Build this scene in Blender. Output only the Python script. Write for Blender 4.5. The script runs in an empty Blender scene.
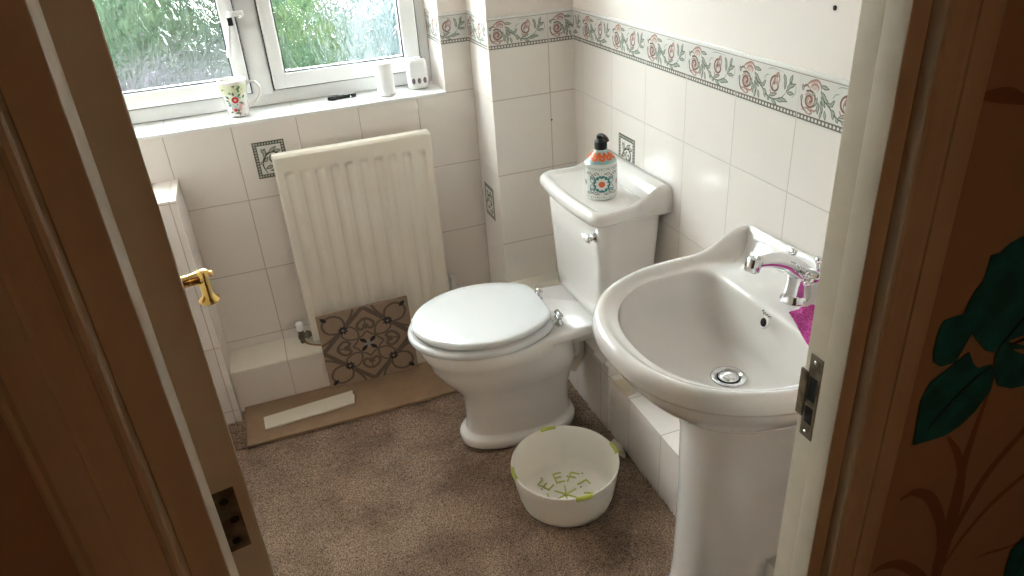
import bpy, math, random
from math import sin, cos, pi, radians as R
import numpy as np
random.seed(7); rng = np.random.default_rng(5)
sc = bpy.context.scene

# ------------------------------------------------------------------ camera, world, light, exposure
CAM = (-0.9986, -2.4367, 1.5414)
cd = bpy.data.cameras.new('camera'); cam = bpy.data.objects.new('camera', cd)
sc.collection.objects.link(cam); sc.camera = cam
cam.location = CAM; cam.rotation_euler = (1.07253, 0.06399, -0.35138)
cd.sensor_fit = 'HORIZONTAL'; cd.sensor_width = 36.0; cd.lens = 733.88/1024*36.0; cd.clip_start = 0.02

wd = bpy.data.worlds.new('sky'); sc.world = wd; wd.use_nodes = True
bg = wd.node_tree.nodes['Background']
bg.inputs[0].default_value = (0.965, 0.985, 1.0, 1); bg.inputs[1].default_value = 14.8

def lamp(name, kind, loc, rot, energy, color, size=None, sizey=None):
    l = bpy.data.lights.new(name, kind); l.energy = energy; l.color = color
    o = bpy.data.objects.new(name, l); o.location = loc; o.rotation_euler = rot
    if kind == 'AREA':
        l.shape = 'RECTANGLE'; l.size = size; l.size_y = sizey
    elif size: l.shadow_soft_size = size
    sc.collection.objects.link(o); return o
portal = lamp('window_portal', 'AREA', (-0.94, 0.27, 1.52), (R(-90), 0, 0), 1, (1, 1, 1), 1.14, 1.14)
portal.data.cycles.is_portal = True
lamp('hall_bulb_light', 'POINT', (-0.55, -3.75, 2.02), (0, 0, 0), 4.4, (1.0, 0.56, 0.27), 0.06)

sc.view_settings.view_transform = 'Standard'; sc.view_settings.look = 'None'
sc.view_settings.gamma = 1.0; sc.view_settings.use_curve_mapping = False
sc.view_settings.exposure = 1.0
sc.cycles.use_denoising = True
sc.cycles.max_bounces = 12; sc.cycles.diffuse_bounces = 7; sc.cycles.glossy_bounces = 5
sc.cycles.transmission_bounces = 6; sc.cycles.transparent_max_bounces = 12
sc.cycles.sample_clamp_indirect = 30.0

# ------------------------------------------------------------------ materials
MATS = {}
def mat(name, col, rough=0.5, metal=0.0, coat=0.0, noise=None, bump=None, spec=0.5, sheen=0, sub=0):
    """noise=(scale, amount, second colour)  bump=(scale, strength, distance)"""
    m = bpy.data.materials.new(name); m.use_nodes = True; MATS[name] = m
    nt = m.node_tree; p = nt.nodes['Principled BSDF']
    p.inputs['Base Color'].default_value = (*col, 1); p.inputs['Roughness'].default_value = rough
    p.inputs['Metallic'].default_value = metal; p.inputs['Coat Weight'].default_value = coat
    p.inputs['Coat Roughness'].default_value = 0.04
    p.inputs['Specular IOR Level'].default_value = spec
    if sheen: p.inputs['Sheen Weight'].default_value = sheen
    tc = nt.nodes.new('ShaderNodeTexCoord')
    if noise:
        n = nt.nodes.new('ShaderNodeTexNoise'); n.inputs['Scale'].default_value = noise[0]; n.inputs['Detail'].default_value = 5
        nt.links.new(tc.outputs['Object'], n.inputs['Vector'])
        mr = nt.nodes.new('ShaderNodeMapRange'); mr.inputs[1].default_value = 0.38; mr.inputs[2].default_value = 0.62
        mr.inputs[4].default_value = noise[1]
        nt.links.new(n.outputs[0], mr.inputs[0])
        mx = nt.nodes.new('ShaderNodeMix'); mx.data_type = 'RGBA'
        mx.inputs[6].default_value = (*col, 1); mx.inputs[7].default_value = (*noise[2], 1)
        nt.links.new(mr.outputs[0], mx.inputs[0]); nt.links.new(mx.outputs[2], p.inputs['Base Color'])
    if bump:
        n = nt.nodes.new('ShaderNodeTexNoise'); n.inputs['Scale'].default_value = bump[0]; n.inputs['Detail'].default_value = 3
        nt.links.new(tc.outputs['Object'], n.inputs['Vector'])
        b = nt.nodes.new('ShaderNodeBump'); b.inputs['Strength'].default_value = bump[1]; b.inputs['Distance'].default_value = bump[2]
        nt.links.new(n.outputs[0], b.inputs['Height']); nt.links.new(b.outputs[0], p.inputs['Normal'])
    return m

def tile_mat(name, xo, yo, zo, tile=(0.845, 0.785, 0.735), grout=(0.52, 0.43, 0.36), plaster=True, dx=0.2, dy=0.2, dz=0.2518, gw=0.0016):
    """glazed wall tiles: grout lines at x = xo + k*dx, y = yo + k*dy, z = zo + k*dz in world metres"""
    m = bpy.data.materials.new(name); m.use_nodes = True; MATS[name] = m
    nt = m.node_tree; N = nt.nodes; L = nt.links; p = N['Principled BSDF']
    def math_(op, a, b=None, c=None):
        n = N.new('ShaderNodeMath'); n.operation = op
        for i, v in enumerate((a, b, c)):
            if v is None: continue
            if isinstance(v, (int, float)): n.inputs[i].default_value = v
            else: L.new(v, n.inputs[i])
        return n.outputs[0]
    tc = N.new('ShaderNodeTexCoord'); s = N.new('ShaderNodeSeparateXYZ'); L.new(tc.outputs['Object'], s.inputs[0])
    g = N.new('ShaderNodeNewGeometry'); sn = N.new('ShaderNodeSeparateXYZ'); L.new(g.outputs['True Normal'], sn.inputs[0])
    ax = [math_('GREATER_THAN', math_('ABSOLUTE', sn.outputs[i]), 0.5) for i in range(3)]
    def line(c, off, d):
        f = math_('FRACT', math_('DIVIDE', math_('SUBTRACT', c, off), d))
        e = math_('MULTIPLY', math_('MINIMUM', f, math_('SUBTRACT', 1.0, f)), d)     # distance to joint
        sm = N.new('ShaderNodeMapRange'); sm.interpolation_type = 'SMOOTHSTEP'
        L.new(e, sm.inputs[0]); sm.inputs[1].default_value = gw*0.55; sm.inputs[2].default_value = gw*1.25
        sm.inputs[3].default_value = 1.0; sm.inputs[4].default_value = 0.0
        return sm.outputs[0]
    lx = math_('MULTIPLY', line(s.outputs[0], xo, dx), math_('SUBTRACT', 1.0, ax[0]))
    ly = math_('MULTIPLY', line(s.outputs[1], yo, dy), math_('SUBTRACT', 1.0, ax[1]))
    lz = math_('MULTIPLY', line(s.outputs[2], zo, dz), math_('SUBTRACT', 1.0, ax[2]))
    mask = math_('MAXIMUM', lx, math_('MAXIMUM', ly, lz))
    above = math_('GREATER_THAN', s.outputs[2], 1.203) if plaster else math_('MULTIPLY', s.outputs[2], 0.0)
    mask = math_('MULTIPLY', mask, math_('SUBTRACT', 1.0, above))
    def mix(f, a, b):
        n = N.new('ShaderNodeMix'); n.data_type = 'RGBA'; L.new(f, n.inputs[0])
        for i, v in ((6, a), (7, b)):
            if isinstance(v, tuple): n.inputs[i].default_value = (*v, 1)
            else: L.new(v, n.inputs[i])
        return n.outputs[2]
    nz = N.new('ShaderNodeTexNoise'); nz.inputs['Scale'].default_value = 9; nz.inputs['Detail'].default_value = 4
    L.new(tc.outputs['Object'], nz.inputs['Vector'])
    body = mix(math_('MULTIPLY', nz.outputs[0], 0.5), tile, tuple(c*0.94 for c in tile))
    body = mix(above, body, (0.86, 0.79, 0.735))
    L.new(mix(mask, body, grout), p.inputs['Base Color'])
    L.new(math_('ADD', math_('MAXIMUM', math_('MULTIPLY', mask, 0.5), math_('MULTIPLY', above, 0.5)), 0.13), p.inputs['Roughness'])
    wv = N.new('ShaderNodeTexNoise'); wv.inputs['Scale'].default_value = 22; L.new(tc.outputs['Object'], wv.inputs['Vector'])
    h = math_('SUBTRACT', math_('MULTIPLY', wv.outputs[0], 0.35), mask)
    b = N.new('ShaderNodeBump'); b.inputs['Strength'].default_value = 0.6; b.inputs['Distance'].default_value = 0.0008
    L.new(h, b.inputs['Height']); L.new(b.outputs[0], p.inputs['Normal'])
    return m

Z0 = 0.95
mt_far  = tile_mat('tiles_window_wall', -0.4865, 0.0, Z0)
mt_col  = tile_mat('tiles_column', -0.0882, -0.205, Z0, dy=0.41)
mt_right = tile_mat('tiles_right_wall', 0.0, -0.2712, Z0, grout=(0.58, 0.53, 0.49))
mt_ledge = tile_mat('tiles_ledge_shaded', -0.4865-0.2, -0.5, 0.165, tile=(0.76, 0.685, 0.62), plaster=False, dy=2)  # soft shade on the low fronts is put into this darker tile colour
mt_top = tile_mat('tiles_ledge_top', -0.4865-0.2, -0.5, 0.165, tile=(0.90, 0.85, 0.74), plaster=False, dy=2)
mt_pan  = tile_mat('tiles_low_boxing', -0.9, -0.9, 0.21, grout=(0.42, 0.38, 0.34), plaster=False, dy=0.18, dx=1.0, dz=0.6)
mt_left = tile_mat('tiles_left_boxing', -1.296, 0.0, 0.80, plaster=False, dx=0.2, dy=1.0)
paint   = mat('white_gloss_paint', (0.68, 0.60, 0.48), 0.42, bump=(60, 0.25, 0.0006), noise=(30, 0.35, (0.61, 0.53, 0.41)))
plaster = mat('cream_plaster', (0.78, 0.70, 0.63), 0.8)
ceil_m  = mat('ceiling_paint', (0.85, 0.83, 0.80), 0.9)
upvc    = mat('white_upvc', (0.86, 0.86, 0.85), 0.28)
gasket  = mat('black_rubber_gasket', (0.03, 0.035, 0.04), 0.6)
ceramic = mat('white_glazed_ceramic', (0.785, 0.75, 0.72), 0.12, coat=0.7)
seatm   = mat('white_lacquered_seat', (0.73, 0.73, 0.73), 0.22, coat=0.4)
chrome  = mat('polished_chrome', (0.78, 0.78, 0.80), 0.09, metal=1)
brass   = mat('polished_brass', (0.86, 0.60, 0.22), 0.18, metal=1)
steel   = mat('aged_steel', (0.26, 0.215, 0.155), 0.45, metal=0.7, noise=(60, 0.8, (0.11, 0.08, 0.05)))
dark    = mat('dark_void', (0.008, 0.007, 0.006), 0.9)
radm    = mat('cream_radiator_enamel', (0.78, 0.72, 0.62), 0.34)
blackp  = mat('black_plastic', (0.015, 0.015, 0.017), 0.3)
greenp  = mat('lime_green_silicone', (0.50, 0.53, 0.09), 0.4)
bowlp   = mat('white_bowl_plastic', (0.84, 0.80, 0.73), 0.32, sub=1)
whitep  = mat('white_plastic', (0.86, 0.86, 0.86), 0.3)
greyp   = mat('grey_plastic_shadow', (0.22, 0.20, 0.22), 0.5)
pinkp   = mat('pale_pink_plastic', (0.80, 0.45, 0.47), 0.5)
pipem   = mat('old_white_pipe', (0.74, 0.66, 0.52), 0.45)
pinkc   = mat('magenta_towelling', (0.46, 0.012, 0.21), 0.95, bump=(380, 1.0, 0.006), sheen=0.1, noise=(260, 1.0, (0.72, 0.09, 0.43)))
cutedge = mat('bare_tile_biscuit', (0.66, 0.56, 0.42), 0.8)
woodb   = mat('oak_effect_board', (0.32, 0.205, 0.12), 0.45, noise=(14, 0.55, (0.24, 0.15, 0.083)))

# ------------------------------------------------------------------ mesh helpers
class MB:
    def __init__(s): s.v = []; s.f = []; s.m = []; s.sm = []; s.mats = []
    def mi(s, m):
        if m not in s.mats: s.mats.append(m)
        return s.mats.index(m)
    def add(s, vs, fs, m, smooth=True):
        b = len(s.v); s.v += [tuple(map(float, q)) for q in vs]; k = s.mi(m)
        for f in fs: s.f.append(tuple(b+i for i in f)); s.m.append(k); s.sm.append(smooth)
    def box(s, a, b, m, bev=0.0):
        x0, y0, z0 = (min(a[i], b[i]) for i in range(3)); x1, y1, z1 = (max(a[i], b[i]) for i in range(3))
        if bev <= 0:
            vs = [(x, y, z) for z in (z0, z1) for y in (y0, y1) for x in (x0, x1)]
            s.add(vs, [(0,2,3,1),(4,5,7,6),(0,1,5,4),(2,6,7,3),(0,4,6,2),(1,3,7,5)], m, False); return
        import bmesh
        bm = bmesh.new(); bmesh.ops.create_cube(bm, size=1)
        for v in bm.verts:
            v.co = ((x0+x1)/2+v.co.x*(x1-x0), (y0+y1)/2+v.co.y*(y1-y0), (z0+z1)/2+v.co.z*(z1-z0))
        bmesh.ops.bevel(bm, geom=list(bm.edges), offset=bev, segments=3, profile=0.5, affect='EDGES')
        bm.verts.index_update(); s.add([v.co[:] for v in bm.verts], [[v.index for v in f.verts] for f in bm.faces], m, True); bm.free()
    def loft(s, rings, m, cap0=True, cap1=True, closed=True, smooth=True):
        n = len(rings[0]); vs = [q for r in rings for q in r]; fs = []
        for i in range(len(rings)-1):
            for j in range(n if closed else n-1):
                k = (j+1) % n; fs.append((i*n+j, i*n+k, (i+1)*n+k, (i+1)*n+j))
        if cap0: fs.append(tuple(range(n))[::-1])
        if cap1: fs.append(tuple((len(rings)-1)*n+j for j in range(n)))
        s.add(vs, fs, m, smooth)
    def lathe(s, prof, c, m, n=32, axis=(0, 0, 1), cap0=True, cap1=True, xs=1, ys=1):
        T = frame(axis); rings = []
        for r, h in prof:
            rings.append([tuple(c[i] + r*xs*cos(2*pi*j/n)*T[0][i] + r*ys*sin(2*pi*j/n)*T[1][i] + h*T[2][i] for i in range(3)) for j in range(n)])
        s.loft(rings, m, cap0, cap1)
    def tube(s, path, rad, m, n=12, cap=True):
        P = [np.array(q, float) for q in path]; rs = list(np.interp(np.linspace(0, 1, len(P)), np.linspace(0, 1, len(rad)), rad)) if isinstance(rad, (list, tuple)) else [rad]*len(P)
        u = None; rings = []
        for i, q in enumerate(P):
            t = P[min(i+1, len(P)-1)] - P[max(i-1, 0)]; t = t/np.linalg.norm(t)
            if u is None:
                a = np.array((0, 0, 1.)) if abs(t[2]) < 0.9 else np.array((1., 0, 0)); u = np.cross(t, a)
            u = u - t*np.dot(u, t); u /= np.linalg.norm(u); w = np.cross(t, u)
            rings.append([tuple(q + rs[i]*(cos(2*pi*j/n)*u + sin(2*pi*j/n)*w)) for j in range(n)])
        s.loft(rings, m, cap, cap)
    def ball(s, c, r, m, n=16, sc_=(1, 1, 1)):
        k = n//2; rings = [[(c[0]+r*sc_[0]*sin(pi*i/k)*cos(2*pi*j/n), c[1]+r*sc_[1]*sin(pi*i/k)*sin(2*pi*j/n), c[2]-r*sc_[2]*cos(pi*i/k)) for j in range(n)] for i in range(1, k)]
        s.loft(rings, m)
    def polys(s, pl, fn):
        """flat 2-D pattern polygons (points, material, layer) laid on a surface by fn(u, v, height)"""
        for pts, m, lay in pl: s.add([fn(u, v, 0.0004+0.0002*lay) for u, v in pts], [tuple(range(len(pts)))], m, False)
    def build(s, name, parent=None, kind=None, mods=None, loc=None):
        me = bpy.data.meshes.new(name); off = loc or (0, 0, 0)
        me.from_pydata([(a-off[0], b-off[1], c-off[2]) for a, b, c in s.v], [], s.f)
        for m in s.mats: me.materials.append(m)
        me.polygons.foreach_set('material_index', s.m); me.polygons.foreach_set('use_smooth', s.sm); me.update()
        import bmesh
        bm = bmesh.new(); bm.from_mesh(me)
        closed = all(len(e.link_faces) == 2 for e in bm.edges)
        if closed: bmesh.ops.recalc_face_normals(bm, faces=bm.faces); bm.to_mesh(me)
        bm.free()
        o = bpy.data.objects.new(name, me); sc.collection.objects.link(o)
        if parent:
            o.parent = parent; o.location = tuple(off[i] - parent.location[i] for i in range(3)) if loc else tuple(-parent['_o'][i] for i in range(3))
        elif loc: o.location = loc
        o['_o'] = tuple(off) if loc else ((0.0, 0.0, 0.0))
        if kind: o['kind'] = kind
        for md in mods or ():
            if md[0] == 'sub': q = o.modifiers.new('sub', 'SUBSURF'); q.levels = q.render_levels = md[1]
            if md[0] == 'bev': q = o.modifiers.new('bev', 'BEVEL'); q.width = md[1]; q.segments = 3; q.limit_method = 'ANGLE'; q.angle_limit = R(35)
        if any(md[0] == 'bev' for md in mods or ()):
            me.polygons.foreach_set('use_smooth', [True]*len(me.polygons))
            w = o.modifiers.new('wn', 'WEIGHTED_NORMAL'); w.keep_sharp = True
        return o
def frame(t):
    t = np.array(t, float); t /= np.linalg.norm(t)
    a = np.array((0, 0, 1.)) if abs(t[2]) < 0.9 else np.array((1., 0, 0))
    u = np.cross(a, t); u /= np.linalg.norm(u)
    return u, np.cross(t, u), t
def thing(name, label, cat, loc, group=None):
    o = bpy.data.objects.new(name, None); sc.collection.objects.link(o); o.location = loc
    o['_o'] = tuple(loc); o['label'] = label; o['category'] = cat
    o.empty_display_size = 0.05
    if group: o['group'] = group
    return o
def tag(o, label, cat, group=None):
    o['label'] = label; o['category'] = cat
    if group: o['group'] = group
    return o
def subpart(mb, name, parent, **k):
    """a child of a mesh object: vertices are given in world metres"""
    o = mb.build(name, None, **k); o.parent = parent
    w = parent; tot = [0, 0, 0]
    while w: 
        for i in range(3): tot[i] += w.location[i]
        w = w.parent
    o.location = tuple(-t for t in tot); return o

def sx(k):  # bezier-ish polyline
    return k
def catmull(P, n=6):
    P = [np.array(p, float) for p in P]; Q = [2*P[0]-P[1]]+P+[2*P[-1]-P[-2]]; out = []
    for i in range(1, len(Q)-2):
        for k in range(n):
            t = k/n; a, b, c, d = Q[i-1:i+3]
            out.append(tuple(0.5*((2*b)+(c-a)*t+(2*a-5*b+4*c-d)*t*t+(3*b-a-3*c+d)*t**3)))
    out.append(tuple(P[-1])); return out

# ------------------------------------------------------------------ flat pattern kit (scrolls, leaves)
SW = 1.35
def stroke(P, w, m, lay=1, n=5, taper=True):
    P = catmull(P, n); out = []; L_ = len(P)-1; w *= SW
    lr = []
    for i, q in enumerate(P):
        a = P[max(i-1, 0)]; b = P[min(i+1, L_)]; dx, dy = b[0]-a[0], b[1]-a[1]; l = math.hypot(dx, dy) or 1
        ww = w*0.5*((0.25+0.75*sin(pi*min(1, (i+0.5)/L_))) if taper else 1)
        lr.append(((q[0]-dy/l*ww, q[1]+dx/l*ww), (q[0]+dy/l*ww, q[1]-dx/l*ww)))
    for i in range(L_): out.append(([lr[i][0], lr[i][1], lr[i+1][1], lr[i+1][0]], m, lay))
    return out
def leaf(x, y, l, w, ang, mf, mo, lay=1):
    pts = []; c, s = cos(ang), sin(ang)
    def T(a, b): return (x+a*c-b*s, y+a*s+b*c)
    def lens(k, l0, l1):
        n = 7; up = [T(l0+(l1-l0)*i/n, k*w*sin(pi*i/n)) for i in range(n+1)]; dn = [T(l0+(l1-l0)*i/n, -k*w*sin(pi*i/n)) for i in range(n-1, 0, -1)]
        return up+dn
    return [(lens(1, 0, l), mo, lay), (lens(0.55, l*0.12, l*0.86), mf, lay+1)]
def disc(x, y, r, m, lay, n=14): return [([(x+r*cos(2*pi*i/n), y+r*sin(2*pi*i/n)) for i in range(n)], m, lay)]
def rect(x0, y0, x1, y1, m, lay): return [([(x0, y0), (x1, y0), (x1, y1), (x0, y1)], m, lay)]
def spiral(x, y, r, turns, a0, w, m, lay=1, sgn=1):
    P = [(x+r*(1-0.85*t)*cos(a0+sgn*turns*2*pi*t), y+r*(1-0.85*t)*sin(a0+sgn*turns*2*pi*t)) for t in [i/14 for i in range(15)]]
    return stroke(P, w, m, lay, 3, False)
def clip(pl, u0, u1):
    out = []
    for pts, m, lay in pl:
        for sgn, lim in ((1, u0), (-1, u1)):
            q = []
            for i in range(len(pts)):
                a, b = pts[i-1], pts[i]; da, db = sgn*(a[0]-lim), sgn*(b[0]-lim)
                if (da >= 0) != (db >= 0): t = da/(da-db); q.append((a[0]+t*(b[0]-a[0]), a[1]+t*(b[1]-a[1])))
                if db >= 0: q.append(b)
            pts = q
            if len(pts) < 3: break
        if len(pts) >= 3: out.append((pts, m, lay))
    return out
p_pink = mat('border_rose_glaze', (0.47, 0.29, 0.25), 0.25); p_brown = mat('border_brown_glaze', (0.26, 0.17, 0.14), 0.25)
p_green = mat('border_green_glaze', (0.16, 0.19, 0.15), 0.25); p_lgreen = mat('border_pale_green_glaze', (0.44, 0.47, 0.40), 0.25)
p_dark = mat('border_dark_olive_glaze', (0.12, 0.11, 0.085), 0.25); p_base = mat('border_white_glaze', (0.76, 0.74, 0.70), 0.2)
p_lpink = mat('border_pale_rose_glaze', (0.68, 0.53, 0.48), 0.25); p_line = mat('border_grey_line_glaze', (0.34, 0.31, 0.28), 0.25)
HB = 0.0933; p_band = mat('border_band_glaze', (0.22, 0.20, 0.17), 0.25)
def border_tile():
    P = []
    P += rect(0.001, 0.0045, 0.199, 0.0165, p_band, 1)
    for i in range(20):
        P += disc(0.0060+i*0.0099, 0.0105, 0.0033, p_base, 2, 8)
    P += rect(0, HB-0.0035, 0.2, HB-0.002, p_line, 1)
    # left motif: rose on top, coil, lower rose, fern of leaves to the right
    P += disc(0.040, 0.076, 0.010, p_lpink, 1); P += stroke([(0.016, 0.068), (0.028, 0.080), (0.046, 0.086), (0.058, 0.078), (0.060, 0.068)], 0.0035, p_pink, 2)
    P += stroke([(0.030, 0.070), (0.040, 0.078), (0.052, 0.074), (0.048, 0.064)], 0.003, p_pink, 2)
    P += stroke([(0.008, 0.062), (0.018, 0.073), (0.032, 0.066)], 0.0025, p_brown, 2)
    P += disc(0.030, 0.045, 0.012, p_lpink, 1); P += spiral(0.031, 0.046, 0.019, 1.6, 2.2, 0.0032, p_brown, 2, -1)
    P += spiral(0.030, 0.046, 0.014, 1.2, 2.6, 0.0018, p_pink, 3, -1)
    P += stroke([(0.010, 0.052), (0.010, 0.036), (0.018, 0.026), (0.030, 0.022)], 0.003, p_brown, 2)
    P += stroke([(0.012, 0.024), (0.024, 0.030), (0.040, 0.025), (0.036, 0.020), (0.022, 0.021)], 0.0032, p_pink, 2)
    P += stroke([(0.036, 0.030), (0.048, 0.028), (0.054, 0.036)], 0.003, p_pink, 2)
    for i, (x, y, a, l) in enumerate([(0.055, 0.078, -0.1, 0.026), (0.058, 0.068, -0.6, 0.022), (0.060, 0.060, -0.9, 0.026), (0.060, 0.052, -1.2, 0.026), (0.055, 0.048, -1.5, 0.025), (0.052, 0.056, -1.9, 0.022), (0.064, 0.060, -0.5, 0.024)]):
        P += leaf(x, y, l, 0.0042, a, p_lgreen, p_green, 2)
    P += stroke([(0.060, 0.068), (0.072, 0.052), (0.088, 0.042), (0.104, 0.030), (0.125, 0.026), (0.150, 0.034), (0.165, 0.050)], 0.0024, p_green, 2)
    for (x, y, a, l) in [(0.088, 0.045, 1.0, 0.018), (0.094, 0.038, -1.2, 0.016), (0.080, 0.050, -0.2, 0.016), (0.074, 0.036, -1.3, 0.020), (0.066, 0.034, -1.7, 0.018), (0.046, 0.058, 2.9, 0.012), (0.012, 0.060, 1.9, 0.014), (0.008, 0.040, 1.5, 0.014)]:
        P += leaf(x, y, l, 0.0036, a, p_lgreen, p_green, 2)
    P += stroke([(0.090, 0.060), (0.098, 0.070), (0.108, 0.072)], 0.002, p_lgreen, 1); P += stroke([(0.180, 0.040), (0.190, 0.052), (0.188, 0.068)], 0.002, p_lgreen, 1); P += stroke([(0.100, 0.082), (0.115, 0.086), (0.150, 0.084)], 0.0015, p_lgreen, 1)
    # right motif: tulip coil with leaves round it
    P += spiral(0.128, 0.055, 0.019, 1.3, 1.2, 0.0032, p_brown, 2, 1)
    P += stroke([(0.128, 0.040), (0.120, 0.052), (0.126, 0.068), (0.134, 0.080), (0.140, 0.068), (0.136, 0.054)], 0.0034, p_pink, 3)
    P += disc(0.131, 0.062, 0.007, p_lpink, 2); P += stroke([(0.112, 0.044), (0.118, 0.036), (0.132, 0.034)], 0.003, p_pink, 3)
    for (x, y, a, l) in [(0.104, 0.032, 2.6, 0.018), (0.106, 0.030, -1.0, 0.012), (0.116, 0.028, -0.5, 0.026), (0.130, 0.027, 0.0, 0.028), (0.110, 0.030, 0.35, 0.028), (0.140, 0.032, -0.1, 0.030),
                         (0.162, 0.046, 1.0, 0.030), (0.158, 0.050, 1.6, 0.026), (0.166, 0.056, 0.5, 0.026), (0.170, 0.064, 1.2, 0.022), (0.160, 0.066, 2.1, 0.018), (0.164, 0.046, 0.1, 0.022)]:
        P += leaf(x, y, l, 0.0042, a, p_lgreen, p_green, 2)
    return P
BT = border_tile()
def border_run(name, us, fn, bead=True):
    """us: list of (u_start_world, u_end_world, tile_u_at_start, direction); fn(s, v, h) with s = distance along"""
    b = MB()
    for s0, s1, t0 in us:
        vs = [fn(s, v, h) for h in (0.0, 0.0003) for s, v in ((s0+.0008, 0), (s1-.0008, 0), (s1-.0008, HB), (s0+.0008, HB))]
        b.add(vs, [(4,5,6,7), (0,1,5,4), (1,2,6,5), (2,3,7,6), (3,0,4,7)], p_base, False)
        b.polys([([(u-t0+s0, v) for u, v in pts], m, l) for pts, m, l in clip(BT, t0+.001, t0+(s1-s0)-.001)], fn)
    return b.build(name, kind='structure')
def inset_tile():
    """100 x 120 mm picture insert: chequered frame with a leaf scroll"""
    P = []; W, H = 0.1, 0.12
    P += rect(0, 0, W, H, p_dark, 1); P += rect(0.013, 0.013, W-0.013, H-0.013, p_base, 3)
    for i in range(11):
        for y in (0.004, H-0.010): P += rect(0.0035+i*0.0088, y, 0.0085+i*0.0088, y+0.006, p_lgreen, 2)
    for i in range(13):
        for x in (0.004, W-0.010): P += rect(x, 0.0035+i*0.0090, x+0.006, 0.0085+i*0.0090, p_lgreen, 2)
    P += stroke([(0.030, 0.015), (0.022, 0.045), (0.036, 0.075), (0.062, 0.084), (0.076, 0.066), (0.066, 0.046), (0.050, 0.052)], 0.005, p_dark, 4)
    P += spiral(0.060, 0.060, 0.016, 1.1, 2.0, 0.004, p_green, 4)
    for (x, y, a, l) in [(0.026, 0.030, 0.3, 0.032), (0.024, 0.045, 2.2, 0.014), (0.030, 0.064, 1.4, 0.036), (0.044, 0.080, 0.6, 0.036), (0.062, 0.084, 0.1, 0.024), (0.050, 0.030, -0.5, 0.030),
                         (0.040, 0.022, 0.1, 0.040), (0.068, 0.046, -0.9, 0.028), (0.034, 0.078, 2.0, 0.022), (0.028, 0.052, 0.9, 0.022)]:
        P += leaf(x, y, l, 0.0058, a, p_lgreen, p_dark, 4)
    return P
IT = inset_tile()

# ------------------------------------------------------------------ the room shell
YB = -1.862           # bathroom face of the door wall
YH = -1.922           # hall face of the door wall
XL = -1.50            # left wall
ZC = 2.35
# carpet
def carpet():
    m = bpy.data.materials.new('brown_twist_carpet'); m.use_nodes = True; nt = m.node_tree; N = nt.nodes; L = nt.links; p = N['Principled BSDF']
    p.inputs['Roughness'].default_value = 1.0; p.inputs['Specular IOR Level'].default_value = 0.1; p.inputs['Sheen Weight'].default_value = 0.25
    tc = N.new('ShaderNodeTexCoord')
    def noise(s, d=4):
        n = N.new('ShaderNodeTexNoise'); n.inputs['Scale'].default_value = s; n.inputs['Detail'].default_value = d; L.new(tc.outputs['Object'], n.inputs['Vector']); return n.outputs[0]
    def ramp(src, stops):
        r = N.new('ShaderNodeValToRGB'); L.new(src, r.inputs[0]); e = r.color_ramp.elements
        e[0].position, e[0].color = stops[0][0], (*stops[0][1], 1); e[1].position, e[1].color = stops[1][0], (*stops[1][1], 1)
        return r.outputs[0]
    def mix(f, a, b, mode='MIX'):
        n = N.new('ShaderNodeMix'); n.data_type = 'RGBA'; n.blend_type = mode
        if isinstance(f, float): n.inputs[0].default_value = f
        else: L.new(f, n.inputs[0])
        L.new(a, n.inputs[6]); L.new(b, n.inputs[7]); return n.outputs[2]
    fine = ramp(noise(290, 4), [(0.36, (0.100, 0.055, 0.030)), (0.64, (0.52, 0.355, 0.245))])
    big = ramp(noise(7, 6), [(0.36, (0.62, 0.58, 0.55)), (0.60, (1.0, 1.0, 1.0))])
    L.new(mix(1.0, fine, big, 'MULTIPLY'), p.inputs['Base Color'])
    b = N.new('ShaderNodeBump'); b.inputs['Strength'].default_value = 1.0; b.inputs['Distance'].default_value = 0.004
    L.new(noise(330, 2), b.inputs['Height']); L.new(b.outputs[0], p.inputs['Normal'])
    nx, ny = 300, 360
    xs = np.linspace(XL, 0.0, nx); ys = np.linspace(YB-0.06, 0.0, ny); X, Y = np.meshgrid(xs, ys)
    Zr = rng.random((ny, nx))*0.008 - 0.008
    low = rng.random((60, 50)); ii = (np.linspace(0, 58.9, ny)).astype(int); jj = (np.linspace(0, 48.9, nx)).astype(int)
    Zr += (low[np.ix_(ii, jj)]-0.5)*0.0016
    V = np.stack([X.ravel(), Y.ravel(), Zr.ravel()], 1)
    a = (np.arange(ny-1)[:, None]*nx + np.arange(nx-1)[None]).ravel()
    F = np.stack([a, a+1, a+nx+1, a+nx], 1)
    me = bpy.data.meshes.new('floor'); me.from_pydata(V.tolist(), [], F.tolist()); me.materials.append(m)
    me.polygons.foreach_set('use_smooth', [True]*len(F)); o = bpy.data.objects.new('floor', me); sc.collection.objects.link(o); o['kind'] = 'structure'
carpet()

b = MB()   # window wall with its opening
XR, XO, ZT = -0.385, -1.50, 2.10
b.box((-1.62, 0, -0.02), (0.12, 0.26, 0.944), mt_far)
b.box((XR, 0, 0.944), (0.12, 0.26, ZC), mt_far)
b.box((-1.62, 0, ZT), (XR, 0.26, ZC), mt_far)
b.build('wall_back', kind='structure')
b = MB(); b.box((XL, -1.862, -0.02), (XL-0.1, 0.26, ZC), mt_far); b.build('wall_left', kind='structure')
b = MB(); b.box((0, -1.862, -0.02), (0.1, 0.0, ZC), mt_right); b.build('wall_right', kind='structure')
b = MB(); b.box((XL-0.1, -1.922, ZC), (0.12, 0.26, ZC+0.05), ceil_m); b.build('ceiling', kind='structure')
# boxed-in corner column
b = MB(); b.box((-0.287, -0.205, -0.01), (-0.0005, -0.0005, ZC), mt_col); b.build('wall_corner_column', kind='structure')
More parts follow.
